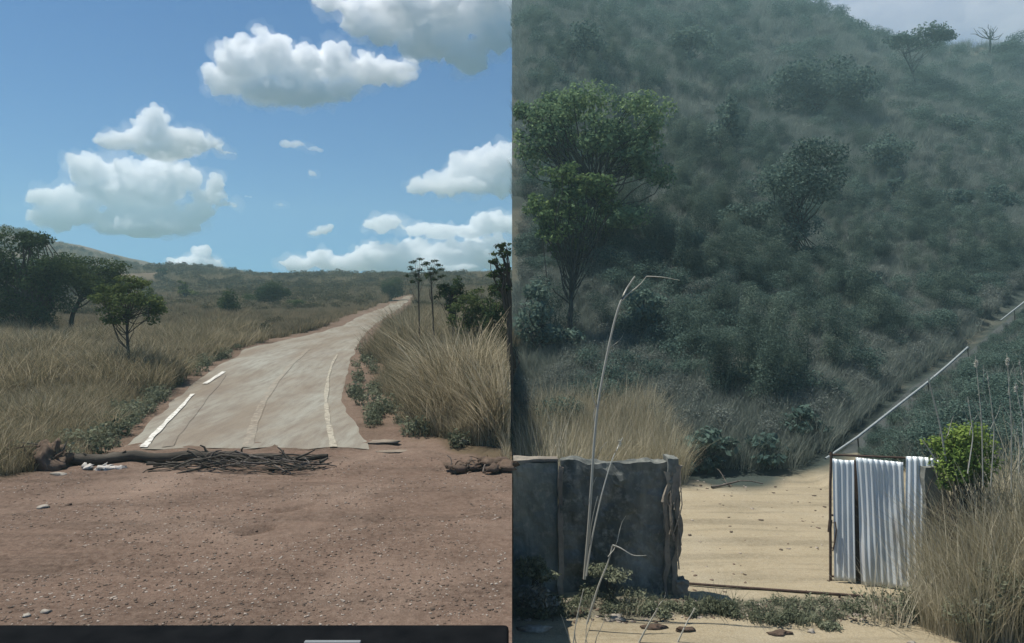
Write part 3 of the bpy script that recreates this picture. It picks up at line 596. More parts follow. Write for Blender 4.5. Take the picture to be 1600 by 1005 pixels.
# ------------------------------------------------------------------ right side: wall, gate, yard
m_wall = None
def wall_mat(name, c1, c2, c3):
    m, nt, out = new_mat(name); n1 = tex(nt, 1.6, 7, .6, stretch=(1, 1, .45)); n2 = tex(nt, 9, 6, .65)
    col = mixc(nt, ramp(nt, n1, [(.4, (0, 0, 0)), (.62, (1, 1, 1))]), c1, c2); col = mixc(nt, ramp(nt, n2, [(.5, (0, 0, 0)), (.75, (.6, .6, .6))]), col, c3)
    finish(nt, out, col, .92, n2, .6, .03, .15); return m
m_wall_d = wall_mat('soot_stained_render', (.06, .066, .06), (.19, .195, .17), (.34, .33, .28))
m_wall_l = wall_mat('mossy_pale_render', (.17, .19, .165), (.34, .34, .28), (.42, .40, .33))
m_wall_e = wall_mat('crumbling_mortar', (.16, .14, .115), (.32, .28, .22), (.08, .075, .065))
WY = 11.0
def slab(name, x0, x1, y0, y1, z0, z1, mat, parent, nx, nz, amp, seed, edge=0.0):
    """upright slab with an uneven, chipped surface"""
    import bmesh
    bm = bmesh.new(); bmesh.ops.create_cube(bm, size=1); bmesh.ops.subdivide_edges(bm, edges=bm.edges[:], cuts=nz, use_grid_fill=True)
    P = np.array([v.co[:] for v in bm.verts]); W = np.c_[x0+(P[:, 0]+.5)*(x1-x0), y0+(P[:, 1]+.5)*(y1-y0), z0+(P[:, 2]+.5)*(z1-z0)]
    for k in range(3): W[:, k] += amp[k]*fbm(W[:, 0]*3.1+k*9, W[:, 1]*3.1, W[:, 2]*3.1, oct=4, seed=seed+k)
    for v, w in zip(bm.verts, W): v.co = w
    me = bpy.data.meshes.new(name); bm.to_mesh(me); bm.free(); return link(name, me, parent, [mat])
wx = lambda px, Y=WY: (px-CX)/F*Y
wz = lambda py, Y=WY: EYE+(CY-py)/F*Y
wall = empty('boundary_wall', (1.3, WY, YARD)); tag(wall, 'dark stained boundary wall left of the gate opening', 'wall')
o_ = Vector((1.3, WY, YARD))
def wslab(*a): o = slab(*a); o.location = -o_; return o
wslab('wall_panel', .02, wx(872), WY+.02, WY+.22, YARD-.1, wz(722), m_wall_l, wall, 8, 26, (.0, .035, .03), 1)
wslab('wall_panel', wx(876), wx(1042), WY-.04, WY+.18, YARD-.1, wz(722), m_wall_d, wall, 8, 30, (.015, .05, .05), 4)
wslab('wall_end', wx(1041), wx(1058), WY-.09, WY+.2, YARD-.1, wz(716), m_wall_d, wall, 6, 26, (.05, .05, .05), 7)
wslab('broken_render', wx(1036), wx(1043), WY-.12, WY-.07, YARD-.1, wz(735), m_wall_e, wall, 6, 20, (.05, .03, .03), 17)
wslab('broken_render', wx(1050), wx(1060), WY-.13, WY-.08, YARD-.1, wz(725), m_wall_e, wall, 6, 20, (.06, .03, .03), 18)
wslab('rubble_foot', wx(1056), wx(1074), WY-.16, WY+.12, YARD-.1, YARD+.22, m_wall_e, wall, 6, 16, (.08, .06, .06), 19)
for k in range(9):
    z1 = rg.uniform(-.9, .15); x_ = wx(rg.uniform(1040, 1064)); a_ = (x_-o_.x, -.2, z1-YARD-rg.uniform(.5, 1.0)); b_ = (x_-o_.x+rg.normal(0, .06), -.17, z1-YARD)
    link('root_strand', mesh_np('root_strand', *tube(bent(a_, b_, 6, rg, .06), np.linspace(.012, .006, 6), 5)[:2], None, True), wall, [m_wall_e])
wslab('coping', .02, wx(872), WY-.01, WY+.26, wz(722), wz(718), m_wall_e, wall, 6, 8, (.0, .02, .015), 9)
wslab('rib', wx(871), wx(879), WY-.09, WY-.02, YARD-.1, wz(730), m_wall_e, wall, 6, 14, (.04, .03, .03), 12)

m_zinc, nt, out = new_mat('galvanised_sheet'); n1 = tex(nt, 2.2, 6, .6, stretch=(1, 1, .3)); n2 = tex(nt, 20, 4, .6)
col = mixc(nt, ramp(nt, n1, [(.4, (0, 0, 0)), (.7, (1, 1, 1))]), (.68, .72, .72), (.52, .57, .57)); n3 = tex(nt, 1.1, 7, .7, stretch=(3, 3, .5)); col = mixc(nt, ramp(nt, n3, [(.58, (0, 0, 0)), (.75, (.7, .7, .7))]), col, (.34, .25, .18)); finish(nt, out, col, .42, n2, .05, .004, .6, .15)
m_rust = simple('dark_rusty_steel', (.035, .025, .02), (.09, .055, .04), 14, .4, .8)
gate = empty('sheet_metal_gate', (wx(1300), WY-.15, YARD)); tag(gate, 'leaf of buckled corrugated zinc sheets in a rusty frame', 'gate')
GA = math.radians(20)   # the leaf stands a little open: its free edge at the left is farther off
gate.rotation_euler = (math.radians(-5), 0, -GA)
gate.location = (wx(1298, WY+.45), WY+.45, YARD+.02)
GW, GH = 1.66, 2.05
def sheet(x0, x1, z0, z1, seed, slant, ydisp, buckle):
    n = int((x1-x0)/.084*10); u = np.linspace(0, 1, n); w = np.linspace(0, 1, 26); U, Wz = np.meshgrid(u, w); r = seed
    X = x0+(x1-x0)*U+slant*Wz + buckle*.6*np.sin(Wz*4+r)*(U-.5); Z = z0+(z1-z0)*Wz + .012*np.sin(U*3+r)*(Wz > .95)
    Yv = .015*np.sin(U*(x1-x0)/.084*2*np.pi)+ydisp + buckle*noise(U*2.2+r, Wz*1.6, seed=r)+.35*buckle*noise(U*7+r, Wz*2.5, seed=r+3)
    i = np.arange(U.size).reshape(U.shape); Q = np.stack([i[:-1, :-1], i[:-1, 1:], i[1:, 1:], i[1:, :-1]], -1).reshape(-1, 4)
    o = link('zinc_sheet', mesh_np('zinc_sheet', np.stack([X, Yv, Z], -1).reshape(-1, 3), Q, None, True), gate, [m_zinc])
    sd = o.modifiers.new('t', 'SOLIDIFY'); sd.thickness = .002; return o
sheet(.05, .37, .03, 2.0, 3, -.01, -.03, .012)
sheet(.46, 1.16, .02, 2.03, 8, -.08, -.06, .06)
sheet(1.06, 1.52, .03, 2.11, 13, .04, -.13, .022)
def rod(name, a, b, r, parent, mat, n=5, amt=0.0, sides=8): return link(name, mesh_np(name, *tube(bent(a, b, n, rg, amt), [r]*n, sides)[:2], None, True), parent, [mat])
rod('frame_post', (0, .05, -.05), (.03, .05, 2.1), .022, gate, m_rust, amt=.008)
rod('frame_post', (GW, 0, 0), (GW, 0, 2.1), .025, gate, m_rust)
for z in (.05, 1.05, 2.05): rod('frame_rail', (0, 0.12, z), (GW, .12, z+.03), .018, gate, m_rust)
bk = box('dark_gap_backing', .30, .52, .06, .085, .03, 1.98, m_rust, gate, .004)  # dark backing added so the gap between the sheets looks dark
lt = rod('latch', (-.02, -.05, .80), (.0, -.05, 1.0), .03, gate, m_rust)
ch = [(.03, -.06, .95), (.07, -.07, .98), (.085, -.07, .85), (.06, -.07, .65), (.03, -.06, .5)]
link('chain', mesh_np('chain', *tube(ch, [.011]*5, 6)[:2], None, True), gate, [m_rust])
post = slab('gate_pillar', wx(1440), wx(1464), WY-.1, WY+.16, YARD-.1, wz(729), m_wall_d, None, 6, 10, (.02, .02, .02), 21); tag(post, 'dark concrete pillar at the right end of the zinc gate', 'pillar')
th = empty('threshold_bar', hit(1190, 922)); tag(th, 'thin dark rail on the ground across the gate opening', 'bar')  # thin dark bar lying on the ground across the opening
a, b_ = hit(1040, 911), hit(1352, 934); rod('bar', a-th.location+Vector((0, 0, .02)), b_-th.location+Vector((0, 0, .02)), .022, th, m_rust, 12, .003)
rod('stake', b_-th.location+Vector((-.4, 0, -.05)), b_-th.location+Vector((-.4, 0, .05)), .02, th, m_rust)

r = np.random.default_rng(55); n = 900; X = r.uniform(2.4, 8, n); Y = r.uniform(11, 19.5, n)
scatter('yard_grit', np.c_[X, Y, h_right(X, Y)], r.uniform(0, 6, n), .006+.05*r.random(n)**7, [PROTO['grit%d' % k] for k in range(3)], 'small stones scattered on the sandy yard')
# the asphalt road that climbs behind the gate, with its edge line
m_asph = road_mat('grey_asphalt', (.05, .06, .06), (.06, .068, .066), (.075, .08, .074))
n = 50; s_ = np.linspace(0, 1, n); ex = np.interp(s_, [0, .18, .45, .75, 1], [9.6, 11.5, 17, 25, 42]); ey = np.interp(ex, TX, TY)
nx_, ny_ = .70, -.71
La, Ra = np.c_[ex, ey-.5], np.c_[ex+nx_*5, ey-.5+ny_*5]
climb = tag(strip_mesh('climbing_road', (La, Ra), 8, .05, m_asph, h_right), kind='structure')
def band(name, L, w, lift, mat, parent, i0, i1):
    C = L[i0:i1]; o = strip_mesh(name, (C+np.array((nx_, ny_))*.25, C+np.array((nx_, ny_))*(.25+w)), 2, lift, mat, h_right); o.parent = parent
m_pole = simple('bleached_pole', (.22, .25, .245), (.34, .37, .36), 5, .3)
for lab, pts in (('long thin pale pole slanting up the slope behind the gate', [(1290, 717), (1340, 683), (1400, 636), (1450, 597), (1482, 570), (1512, 543)]), ('short pale pole at the right edge, in line with the long slanting pole', [(1563, 501), (1585, 484), (1612, 463)])):
    W_ = []
    for p in pts: q = hit(*p); W_.append(np.array(at(p[0], p[1], q.y*.905)))
    pole = empty('pale_pole', Vector(W_[0])); tag(pole, lab, 'pole'); W_ = np.array(W_)-W_[0]
    link('shaft', mesh_np('shaft', *tube(W_, np.linspace(.03, .05, len(W_)), 8)[:2], None, True), pole, [m_pole])
    for k in range(1, len(pts), 2):
        q = W_[k]+np.array(pole.location); gz_ = float(h_right(q[0], q[1]))-.1-pole.location.z
        link('prop', mesh_np('prop', *tube([W_[k], (W_[k][0]+.08, W_[k][1]+.05, gz_)], [.02, .025], 6)[:2], None, True), pole, [m_bark_hill])


# ------------------------------------------------------------------ right side: hill growth
m_leaf_wood = leaf_mat('dark_wood_leaf', [(0, (.045, .075, .065)), (.5, (.085, .125, .10)), (1, (.15, .19, .14))])  # dark teal-green, the wood's own leaf colour
for k in range(4):
    g = np.random.default_rng(70+k)
    proto('hill_grass%d' % k, *blades(75, .95, .4, .022, .2, g, 3, .5), m_hay)
    proto('scrub%d' % k, *join([leaves((g.normal()*.15, g.normal()*.15, .5+.25*g.normal()), (.45, .45, .38), 520, .06, g, .5) for _ in range(3)]+[blades(22, 1.2, .3, .025, .35, g, 3, .2)]), m_scrub)
    proto('shrub_green%d' % k, *join([leaves((g.normal()*.25, g.normal()*.25, .55+.2*g.normal()), (.5, .5, .4), 620, .07, g, .45+.1*g.normal()) for _ in range(4)]), m_leaf_hill)
    proto('reed%d' % k, *join([blades(60, 1.5, .28, .012, .16, g, 4, .6), blades(10, 1.9, .2, .018, .1, g, 4, .25)]), m_reed)
def right_pts(n, keep, seed, gap, y0=19, y1=176, x1=75):
    r = np.random.default_rng(seed); Y = y0*(y1/y0)**r.uniform(0, 1, n); X = r.uniform(0, .82, n)*Y+.2; ok = keep(X, Y, r) & (X > gap[0]+gap[1]*Y); return X[ok], Y[ok], r
toe = lambda X: np.interp(X, TX, TY)
onroad = lambda X, Y: (X > 8.3) & (Y < toe(X)-.2) & (Y > toe(X)-9.5)
dark = lambda X, Y: fbm(X/7+3, Y/7, oct=3, seed=51)
X, Y, r = right_pts(14000, lambda X, Y, r: (Y > toe(X)+.3) & (dark(X, Y) < .6), 1, (.2, .004))
place('hillside_grass', X, Y, h_right, (.8+1.5*smooth(20, 150, Y)), None, [PROTO['hill_grass%d' % k] for k in range(4)], 'grey dry grass covering the steep hillside', r)
X, Y, r = right_pts(8000, lambda X, Y, r: (Y > toe(X)+.8) & (dark(X, Y) > -.35+.5*r.normal(size=len(X))*.4) & ~((X > 70) & (Y > 110) & (r.random(len(X)) < .8)), 2, (.3, .009))
place('hillside_scrub', X, Y, h_right, (.8+1.7*smooth(25, 150, Y)), None, [PROTO['scrub%d' % k] for k in range(4)], 'grey leafless scrub all over the steep hillside', r)
X, Y, r = right_pts(2600, lambda X, Y, r: (Y > toe(X)+1.2) & (dark(X, Y) > .12+.2*r.normal(size=len(X))), 3, (.4, .013))
place('hillside_thicket', X, Y, h_right, (1.0+2.6*smooth(25, 150, Y)), None, [PROTO['shrub_green%d' % k] for k in range(4)], 'dark green thicket growing in patches on the hillside', r)
# close-grown small trees: dark, tall and thin, standing so near together that they read as one wood
for k in range(4):
    g = np.random.default_rng(170+k); H = g.uniform(4.2, 5.6)
    proto('wood%d' % k, *join([leaves((g.normal()*.5, g.normal()*.5, H*(.3+.6*t_)), (.75, .75, .6), 520, .10, g, .4+.25*t_+.1*g.normal()) for t_ in np.linspace(0, 1, 7)]+[blades(14, H*.8, .3, .07, .1, g, 3, .1)]), m_leaf_wood)
wood = lambda X, Y: fbm(X/11+7, Y/15, oct=3, seed=58)
X, Y, r = right_pts(900, lambda X, Y, r: (Y > toe(X)+2.2) & (wood(X, Y) > -.05+.18*r.normal(size=len(X))) & ~((X > .36*Y) & (Y > 95)), 8, (1.0, .02))
place('hillside_wood', X, Y, h_right, .55+.45*smooth(25, 110, Y), None, [PROTO['wood%d' % k] for k in range(4)], 'dark close-grown wood of small trees on the hillside', r)
# rank growth over the outer half of the climbing road and the slope below it
r = np.random.default_rng(77); n = 2200; q = r.uniform(8.5, 42, n); e_ = r.uniform(.55, 9, n); X = q+e_*.7; Y = np.interp(q, TX, TY)-.5-e_*.71; ok = (Y > 14) & (X > 7.5) & (X/Y < .9); X, Y = X[ok], Y[ok]
place('verge_scrub', X, Y, h_right, .4+.5*smooth(.55, 3, e_[ok]), None, [PROTO['shrub_green%d' % k] for k in range(4)]+[PROTO['hill_grass%d' % k] for k in range(4)]*2, 'grey scrub creeping over the road that climbs behind the gate', r)
# straw-coloured grass just behind the wall
r = np.random.default_rng(9); X = r.uniform(.4, 4.6, 900); Y = 17.6+r.uniform(0, 4.2, 900)+.1*X; ok = (Y > toe(X)-1.6+.9*noise(X/1.2, 0, seed=6)) & ~((X > 5.2) & (Y < 19.2)); X, Y = X[ok], Y[ok]
place('straw_grass', X, Y, h_right, .4, .95, [PROTO['reed%d' % k] for k in range(4)], 'straw-coloured grass at the foot of the hill behind the wall', r)

T_, H_ = m_leaf_tree, m_leaf_hill
tree('broad_green_tree', 'broad light green tree on the lower hillside, left', (925, 400), [(930, 330, 90, 45), (1015, 240, 50, 60), (905, 190, 90, 55), (990, 190, 64, 54), (850, 220, 50, 60), (960, 240, 75, 40), (840, 170, 40, 30)], lm=T_, bm_=m_bark_hill, tr=.16, limb=.3, leaf=.2, lobes=17, seed=80, clip=1, sparse=.33, tint=.5)
tree('creeper_tree', 'bright green creeper-hung tree in front of the broad tree', (890, 420), [(880, 372, 44, 34), (885, 275, 40, 22), (930, 285, 38, 24), (950, 315, 24, 30), (900, 320, 45, 34), (850, 330, 34, 40)], lm=leaf_mat('creeper_leaf', [(0, (.06, .10, .05)), (.5, (.13, .2, .085)), (1, (.3, .38, .14))]), bm_=m_bark_hill, tr=.1, limb=.3, leaf=.17, lobes=12, seed=81, clip=1, Y=27, sparse=.33, tint=.5)
for i, (bx, by, cr, lab) in enumerate([
    (1268, 195, [(1285, 120, 70, 45), (1245, 150, 50, 35), (1330, 135, 40, 40)], 'wide dark tree below the skyline, right of centre'),
    (1325, 72, [(1322, 48, 34, 26), (1345, 62, 24, 20)], 'round dark tree on the skyline where the sky begins'),
    (1427, 148, [(1440, 58, 46, 13), (1405, 62, 26, 12), (1470, 60, 24, 10)], 'flat-topped tree standing against the pale sky'),
    (1240, 420, [(1240, 300, 70, 55), (1275, 250, 52, 36), (1225, 355, 62, 50), (1255, 405, 56, 30)], 'tall dark tree in the middle of the hillside'),
    (1410, 290, [(1395, 235, 45, 32), (1370, 265, 30, 24)], 'dark rounded tree under the flat-topped tree'),
    (1400, 318, [(1405, 296, 26, 20)], 'dark bush right of the tall hillside tree'),
    (1485, 335, [(1490, 308, 34, 24)], 'dark bush in the middle of the right slope'),
    (1555, 335, [(1555, 310, 28, 26)], 'dark bush on the right slope nearest the right edge'),
    (1480, 215, [(1480, 195, 40, 16)], 'flat dark bush high on the right slope'),
    (1120, 260, [(1120, 215, 36, 34), (1140, 180, 20, 30)], 'grey-green tree right of the broad light green tree'),
    (1150, 385, [(1145, 345, 40, 30)], 'low dark tree below the grey-green tree'),
    (840, 560, [(835, 490, 34, 50), (870, 530, 40, 34)], 'dark leafy bush low on the hill at the left, behind the wall'),
    (1010, 540, [(1010, 480, 40, 34)], 'dark bush behind the bent reed'),
    (1080, 110, [(1080, 70, 40, 30)], 'dark bush high on the hill, left of the skyline trees'),
    (900, 100, [(900, 60, 44, 26)], 'dark bush at the top of the hill above the broad tree'),
    (1575, 90, [(1560, 82, 40, 12)], 'low dark thicket on the skyline at the right'),
    (1340, 480, [(1330, 450, 44, 30)], 'dark bush above the climbing road'),
    (1180, 620, [(1180, 590, 44, 30)], 'dark bush at the hill foot above the gate opening'),
    (1100, 735, [(1100, 700, 44, 34), (1075, 720, 24, 24)], 'dark bush at the back of the yard, just right of the wall end'),
    (1190, 725, [(1185, 700, 50, 26)], 'dark bush at the back of the yard, above the middle of the opening'),
    (1260, 690, [(1255, 660, 36, 26)], 'low dark bush beside the start of the climbing road')]):
    tree('hill_tree' if 'tree' in lab.split()[:4] else 'hill_bush', lab, (bx, by), cr, cat='tree' if 'tree' in lab.split()[:4] else 'bush', Y=160 if by < 120 and bx > 1290 else None, lm=H_, bm_=m_bark_hill, tr=.16, leaf=.5 if by < 200 else (.36 if by < 340 else .2), lobes=12, limb=.3, seed=100+i, sparse=.40, tint=.35,
         clip=1 if bx < 1000 else None, fork=.4, trunk_px=[(1427, 148), (1430, 125), (1422, 105), (1412, 85)] if 'flat-topped tree standing' in lab else None)
# small bare tree on the skyline
bt = empty('bare_tree', at(1546, 74, 160)); tag(bt, 'small leafless tree alone against the sky at the right', 'tree'); g = np.random.default_rng(5); pp = [tube(bent((0, 0, -1), (.1, 0, 1.0), 5, g, .03), np.linspace(.14, .09, 5), 6)]
for k in range(22):
    e = np.array((g.normal(0, .85), g.normal(0, .6), g.uniform(1.4, 2.5))); pp.append(tube(bent((.1, 0, .9), e, 5, g, .1), np.linspace(.06, .02, 5), 4))
v, q, t = join(pp); v = v*2.0; link('trunk', mesh_np('trunk', v, q, None, True), bt, [m_bark_hill])

# ------------------------------------------------------------------ right side: foreground growth
m_pale = leaf_mat('bleached_reed', [(0, (.34, .33, .28)), (.5, (.5, .49, .42)), (1, (.7, .68, .6))], .2)
def reed(label, pts, r, plume=0, twigs=(), Y0=None):
    root = empty('dry_reed', at(*pts[0])); tag(root, label, 'reed', 'dry reeds before the wall'); P = np.array([tuple(at(*p)-root.location) for p in pts]); n = 18
    t = np.linspace(0, len(P)-1, n); C = np.stack([np.interp(t, np.arange(len(P)), P[:, k]) for k in range(3)], 1)
    for _ in range(2): C[1:-1] = (C[:-2]+2*C[1:-1]+C[2:])/4
    link('stalk', mesh_np('stalk', *tube(C, np.linspace(r, r*.5, n), 6), True), root, [m_pale])
    g = np.random.default_rng(int(pts[0][0]))
    if plume: link('plume', mesh_np('plume', *leaves(C[-2], (plume*.35, plume*.3, plume), 60, plume*.7, g, .8, aspect=.15)), root, [m_pale])
    for (a, b2, rr) in twigs: link('leaf', mesh_np('leaf', *tube(bent(at(*a)-root.location, at(*b2)-root.location, 6, g, .05), np.linspace(rr, rr*.35, 6), 4), True), root, [m_pale])
    return root
reed('tall pale reed rising high over the wall, its top bent', [(913, 905, 10.2), (922, 800, 10.2), (930, 650, 10.2), (945, 570, 10.2), (962, 490, 10.2), (976, 455, 10.2), (992, 432, 10.2)], .024, 0, [((930, 660, 10.2), (948, 600, 10.2), .006), ((934, 640, 10.2), (922, 590, 10.2), .006), ((926, 730, 10.2), (950, 690, 10.2), .006), ((950, 545, 10.2), (975, 520, 10.2), .006), ((972, 470, 10.2), (1010, 432, 10.2), .012), ((1010, 432, 10.2), (1062, 438, 10.2), .008), ((958, 515, 10.2), (968, 480, 10.2), .008), ((922, 790, 10.2), (932, 745, 10.2), .008)])
reed('shorter pale reed leaning right in front of the dark wall', [(916, 900, 10.1), (924, 845, 10.1), (938, 780, 10.1), (955, 720, 10.1), (973, 684, 10.1)], .014, .06, [((922, 850, 10.1), (934, 775, 10.1), .007)])
reed('broken reed with a white kink before the wall', [(917, 975, 9.7), (935, 915, 9.7), (950, 880, 9.7), (957, 852, 9.7)], .016, 0, [((957, 852, 9.7), (985, 866, 9.7), .012), ((985, 866, 9.7), (1010, 868, 9.7), .008), ((950, 870, 9.7), (978, 806, 9.7), .007)])
reed('thick straw reed at the lower edge, left of centre', [(994, 1012, 9.3), (1008, 985, 9.3), (1028, 950, 9.3)], .016, .03, [((1024, 960, 9.3), (1040, 925, 9.3), .006)])
reed('thin reed at the lower edge leaning right', [(1055, 1012, 9.3), (1072, 975, 9.3), (1086, 950, 9.3)], .012, .03)
reed('bunch of thin brown reeds at the lower edge under the wall', [(895, 1012, 9.25), (900, 970, 9.25), (912, 920, 9.25)], .010, 0, [((902, 1012, 9.25), (905, 960, 9.25), .008), ((912, 1012, 9.25), (930, 955, 9.25), .008), ((890, 1000, 9.25), (876, 960, 9.25), .007), ((920, 1012, 9.25), (926, 930, 9.25), .007), ((932, 1012, 9.25), (944, 965, 9.25), .008)])
reed('pale bare stalk slanting over the zinc gate', [(1478, 720, 10.6), (1470, 670, 10.6), (1459, 625, 10.6), (1450, 592, 10.6)], .014, 0, [((1472, 690, 10.6), (1490, 650, 10.6), .01)])
reed('short pale stalk left of the green bush', [(1462, 720, 10.4), (1450, 700, 10.4), (1440, 686, 10.4)], .012)
for k, (x0, y0_, x1_, y1_) in enumerate([(1536, 760, 1524, 556), (1548, 760, 1542, 580), (1580, 770, 1573, 552), (1592, 740, 1578, 640), (1600, 700, 1586, 600), (1512, 740, 1512, 620), (1600, 640, 1592, 562)]):
    reed(['tall grey reed above the green bush, leftmost of the group', 'tall grey reed above the green bush, second from its left', 'tallest grey reed near the right edge, with a knotted tip', 'slanting grey reed near the right edge', 'grey reed leaning out of the right edge', 'faint thin reed directly above the green bush', 'high reed tip at the right edge'][k], [(x0, y0_, 10.3), ((x0+x1_)/2+(9 if k % 2 else 4), (y0_+y1_)/2, 10.3), (x1_, y1_, 10.3)], .009, .07 if k in (0, 2, 4) else .03, [(((x0+x1_)/2+3, (y0_+y1_)/2, 10.3), ((x0+x1_)/2+(18 if k % 2 else -16), (y0_+y1_)/2-38, 10.3), .005), ((x0*.3+x1_*.7, y0_*.3+y1_*.7, 10.3), (x1_+(-12 if k % 2 else 13), y1_+14, 10.3), .004)])
r = np.random.default_rng(19); X = r.uniform(5.55, 9.2, 420); Y = r.uniform(9.2, 11.2, 420); ok = (X-5.6 > (r.random(420)**1.5)*1.1+ .55*(Y-9.6)); X, Y = X[ok], Y[ok]
place('reed_bed', X, Y, h_right, .68+.5*smooth(5.8, 7.6, X), None, [PROTO['reed%d' % k] for k in range(4)], 'tall straw-coloured reeds right of the zinc gate', r)
r = np.random.default_rng(29); X = r.uniform(.2, 1.3, 34); Y = r.uniform(12.0, 14.5, 34)
place('wall_grass', X, Y+.4, h_right, 1.0, 1.5, [PROTO['reed%d' % k] for k in range(4)], 'pale dry stems standing behind the left end of the wall', r)
r = np.random.default_rng(39); n = 120; X = r.uniform(.1, 6.2, n); Y = 10.05+.75*r.random(n)+.1*noise(X/.5, 0, seed=3); ok = ~((X > 2.6) & (Y > 10.62)); X, Y = X[ok], Y[ok]
place('strip_weeds', X, Y, h_right, .25, .75, [PROTO['weed_tuft%d' % k] for k in range(4)], 'grey-green weeds filling the strip before the gate', r)
X = r.uniform(.05, 6.2, 1500); Y = 9.95+.8*r.random(1500)+.1*noise(X/.5, 0, seed=3)
scatter('rubble', np.c_[X, Y, h_right(X, Y)], r.uniform(0, 6, 1500), .008+.04*r.random(1500)**4, [PROTO['grit%d' % k] for k in range(3)], 'small broken rubble in the weedy strip')
tree('lime_bush', 'bright green bush rising beside the zinc gate', (1505, 900), [(1500, 695, 42, 36), (1520, 725, 34, 34), (1480, 735, 20, 34)], Y=10.7, cat='bush', lm=m_leaf_lime, tr=.03, leaf=.06, lobes=14, seed=140, sparse=.5, stems=3, fork=.5, tint=.85)
tree('green_shrub', 'green leafy shrub at the bottom right corner', (1540, 990), [(1530, 950, 48, 34), (1575, 930, 40, 50), (1590, 975, 30, 30)], Y=9.4, cat='bush', lm=m_weed, tr=.02, leaf=.06, lobes=10, seed=141, sparse=.45, stems=3, fork=.4, tint=.6)
tree('green_shrub', 'low green plant against the foot of the wall at the left', (835, 905), [(822, 885, 28, 22), (850, 895, 22, 16)], Y=10.6, cat='bush', lm=m_weed, tr=.012, leaf=.055, lobes=9, seed=142, sparse=.45, stems=2, clip=1, tint=.55)
tree('green_shrub', 'green weed growing at the foot of the dark wall', (960, 905), [(955, 893, 34, 15)], Y=10.5, cat='bush', lm=m_weed, tr=.012, leaf=.05, lobes=9, seed=143, sparse=.45, stems=2, tint=.6)
tree('grey_leafy_plant', 'pale grey leafy plant by the rubble at the left', (838, 965), [(835, 928, 30, 20), (855, 945, 20, 14)], Y=10.15, cat='plant', lm=leaf_mat('pale_grey_leaf', [(0, (.08, .085, .07)), (.5, (.2, .21, .18)), (1, (.42, .43, .38))]), tr=.012, leaf=.075, lobes=8, seed=144, sparse=.45, stems=2, clip=1)
for i, (px, py, w_, lab) in enumerate([(1130, 952, 26, 'dull green weed clump in the strip below the gate opening, tallest of the row'), (1088, 950, 20, 'dull green weed clump left of the tallest one in the strip'), (1190, 962, 30, 'low weed clump below the middle of the gate opening'), (1245, 966, 30, 'low weed clump below the free edge of the zinc gate'),
                                       (1390, 965, 40, 'bushy dry weed in front of the zinc gate'), (1030, 945, 22, 'small weed clump under the broken wall end'), (985, 950, 26, 'grey weed clump beside the pale rag of rubble'), (1290, 972, 20, 'small weed tuft at the right end of the strip')]):
    b = hit(px, py+8); root = empty('weed_clump', b); tag(root, lab, 'weed', 'weeds in the strip before the gate'); g = np.random.default_rng(160+i); w_ = w_/F*b.y
    tall = 1.9 if 'bushy' in lab else (1.15 if 'tallest' in lab else .7)
    link('foliage', mesh_np('foliage', *join([leaves((g.normal()*w_*.5, g.normal()*.08, w_*tall*.35), (w_*.55, .15, w_*tall*.4), 130, .05, g, .45) for _ in range(5)])), root, [m_weed])
    link('stems', mesh_np('stems', *blades(70, w_*tall*1.5, w_*.8, .01, .3, g)), root, [m_reed if 'bushy' in lab or 'grey' in lab else m_weed])
for i, (px, py, r_, lab) in enumerate([(960, 962, (.17, .09, .06), 'pale broken rubble block under the short reed'), (1267, 982, (.05, .04, .03), 'small white stone at the right end of the weed strip'), (1170, 958, (.04, .03, .03), 'little pinkish stone between the weeds'), (838, 977, (.20, .1, .04), 'flat pinkish rubble piece at the far left of the strip'), (885, 914, (.13, .06, .03), 'flat pale stone at the foot of the wall'),
                                       (1425, 1000, (.06, .04, .03), 'white stone at the bottom edge below the zinc gate'), (905, 955, (.12, .08, .06), 'dark rubble lump left of the pale block'), (1020, 975, (.14, .08, .05), 'dark rubble lump right of the pale block'), (1070, 980, (.12, .07, .04), 'dark clod on the edge of the sandy track'), (1220, 985, (.13, .07, .035), 'flat dark clod below the middle weeds')]):
    o = link('rubble_stone', rock_mesh(r_, 400+i, amp=.45), None, [m_clod if 'dark' in lab else m_stone]); o.location = hit(px, py+6)+Vector((0, 0, r_[2]*.2)); tag(o, lab, 'stone', 'rubble in the weed strip')
lg = empty('pale_branch', hit(1150, 762)); tag(lg, 'pale dead branch lying at the far side of the yard', 'branch'); stick(hit(1112, 764)-lg.location+Vector((0, 0, .04)), hit(1192, 759)-lg.location+Vector((0, 0, .05)), .03, lg, m_wood2, 'branch'); stick(hit(1140, 762)-lg.location+Vector((0, 0, .05)), hit(1120, 750)-lg.location+Vector((0, 0, .3)), .015, lg, m_wood2, 'twig')

# ------------------------------------------------------------------ clouds
m_cloud, nt, out = new_mat('cloud_vapour')
vsn = nt.nodes.new('ShaderNodeVolumeScatter'); vsn.inputs['Color'].default_value = (1, 1, 1, 1)
vsn.inputs['Density'].default_value = 0.04; vsn.inputs['Anisotropy'].default_value = 0.0
nt.links.new(vsn.outputs[0], out.inputs['Volume'])
m_veil = m_cloud.copy(); m_veil.name = 'thin_vapour'; m_veil.node_tree.nodes['Volume Scatter'].inputs['Density'].default_value = .0025
import bmesh
_b = bmesh.new(); bmesh.ops.create_icosphere(_b, subdivisions=2, radius=1.0)
ICO = np.array([v.co[:] for v in _b.verts]); ICT = np.array([[v.index for v in f.verts] for f in _b.faces]); _b.free()
def remeshed(o, size):
    md = o.modifiers.new('r', 'REMESH'); md.mode = 'VOXEL'; md.voxel_size = size
    dg = bpy.context.evaluated_depsgraph_get(); m2 = bpy.data.meshes.new_from_object(o.evaluated_get(dg)); old = o.data
    o.modifiers.clear(); o.data = m2; bpy.data.meshes.remove(old); return m2
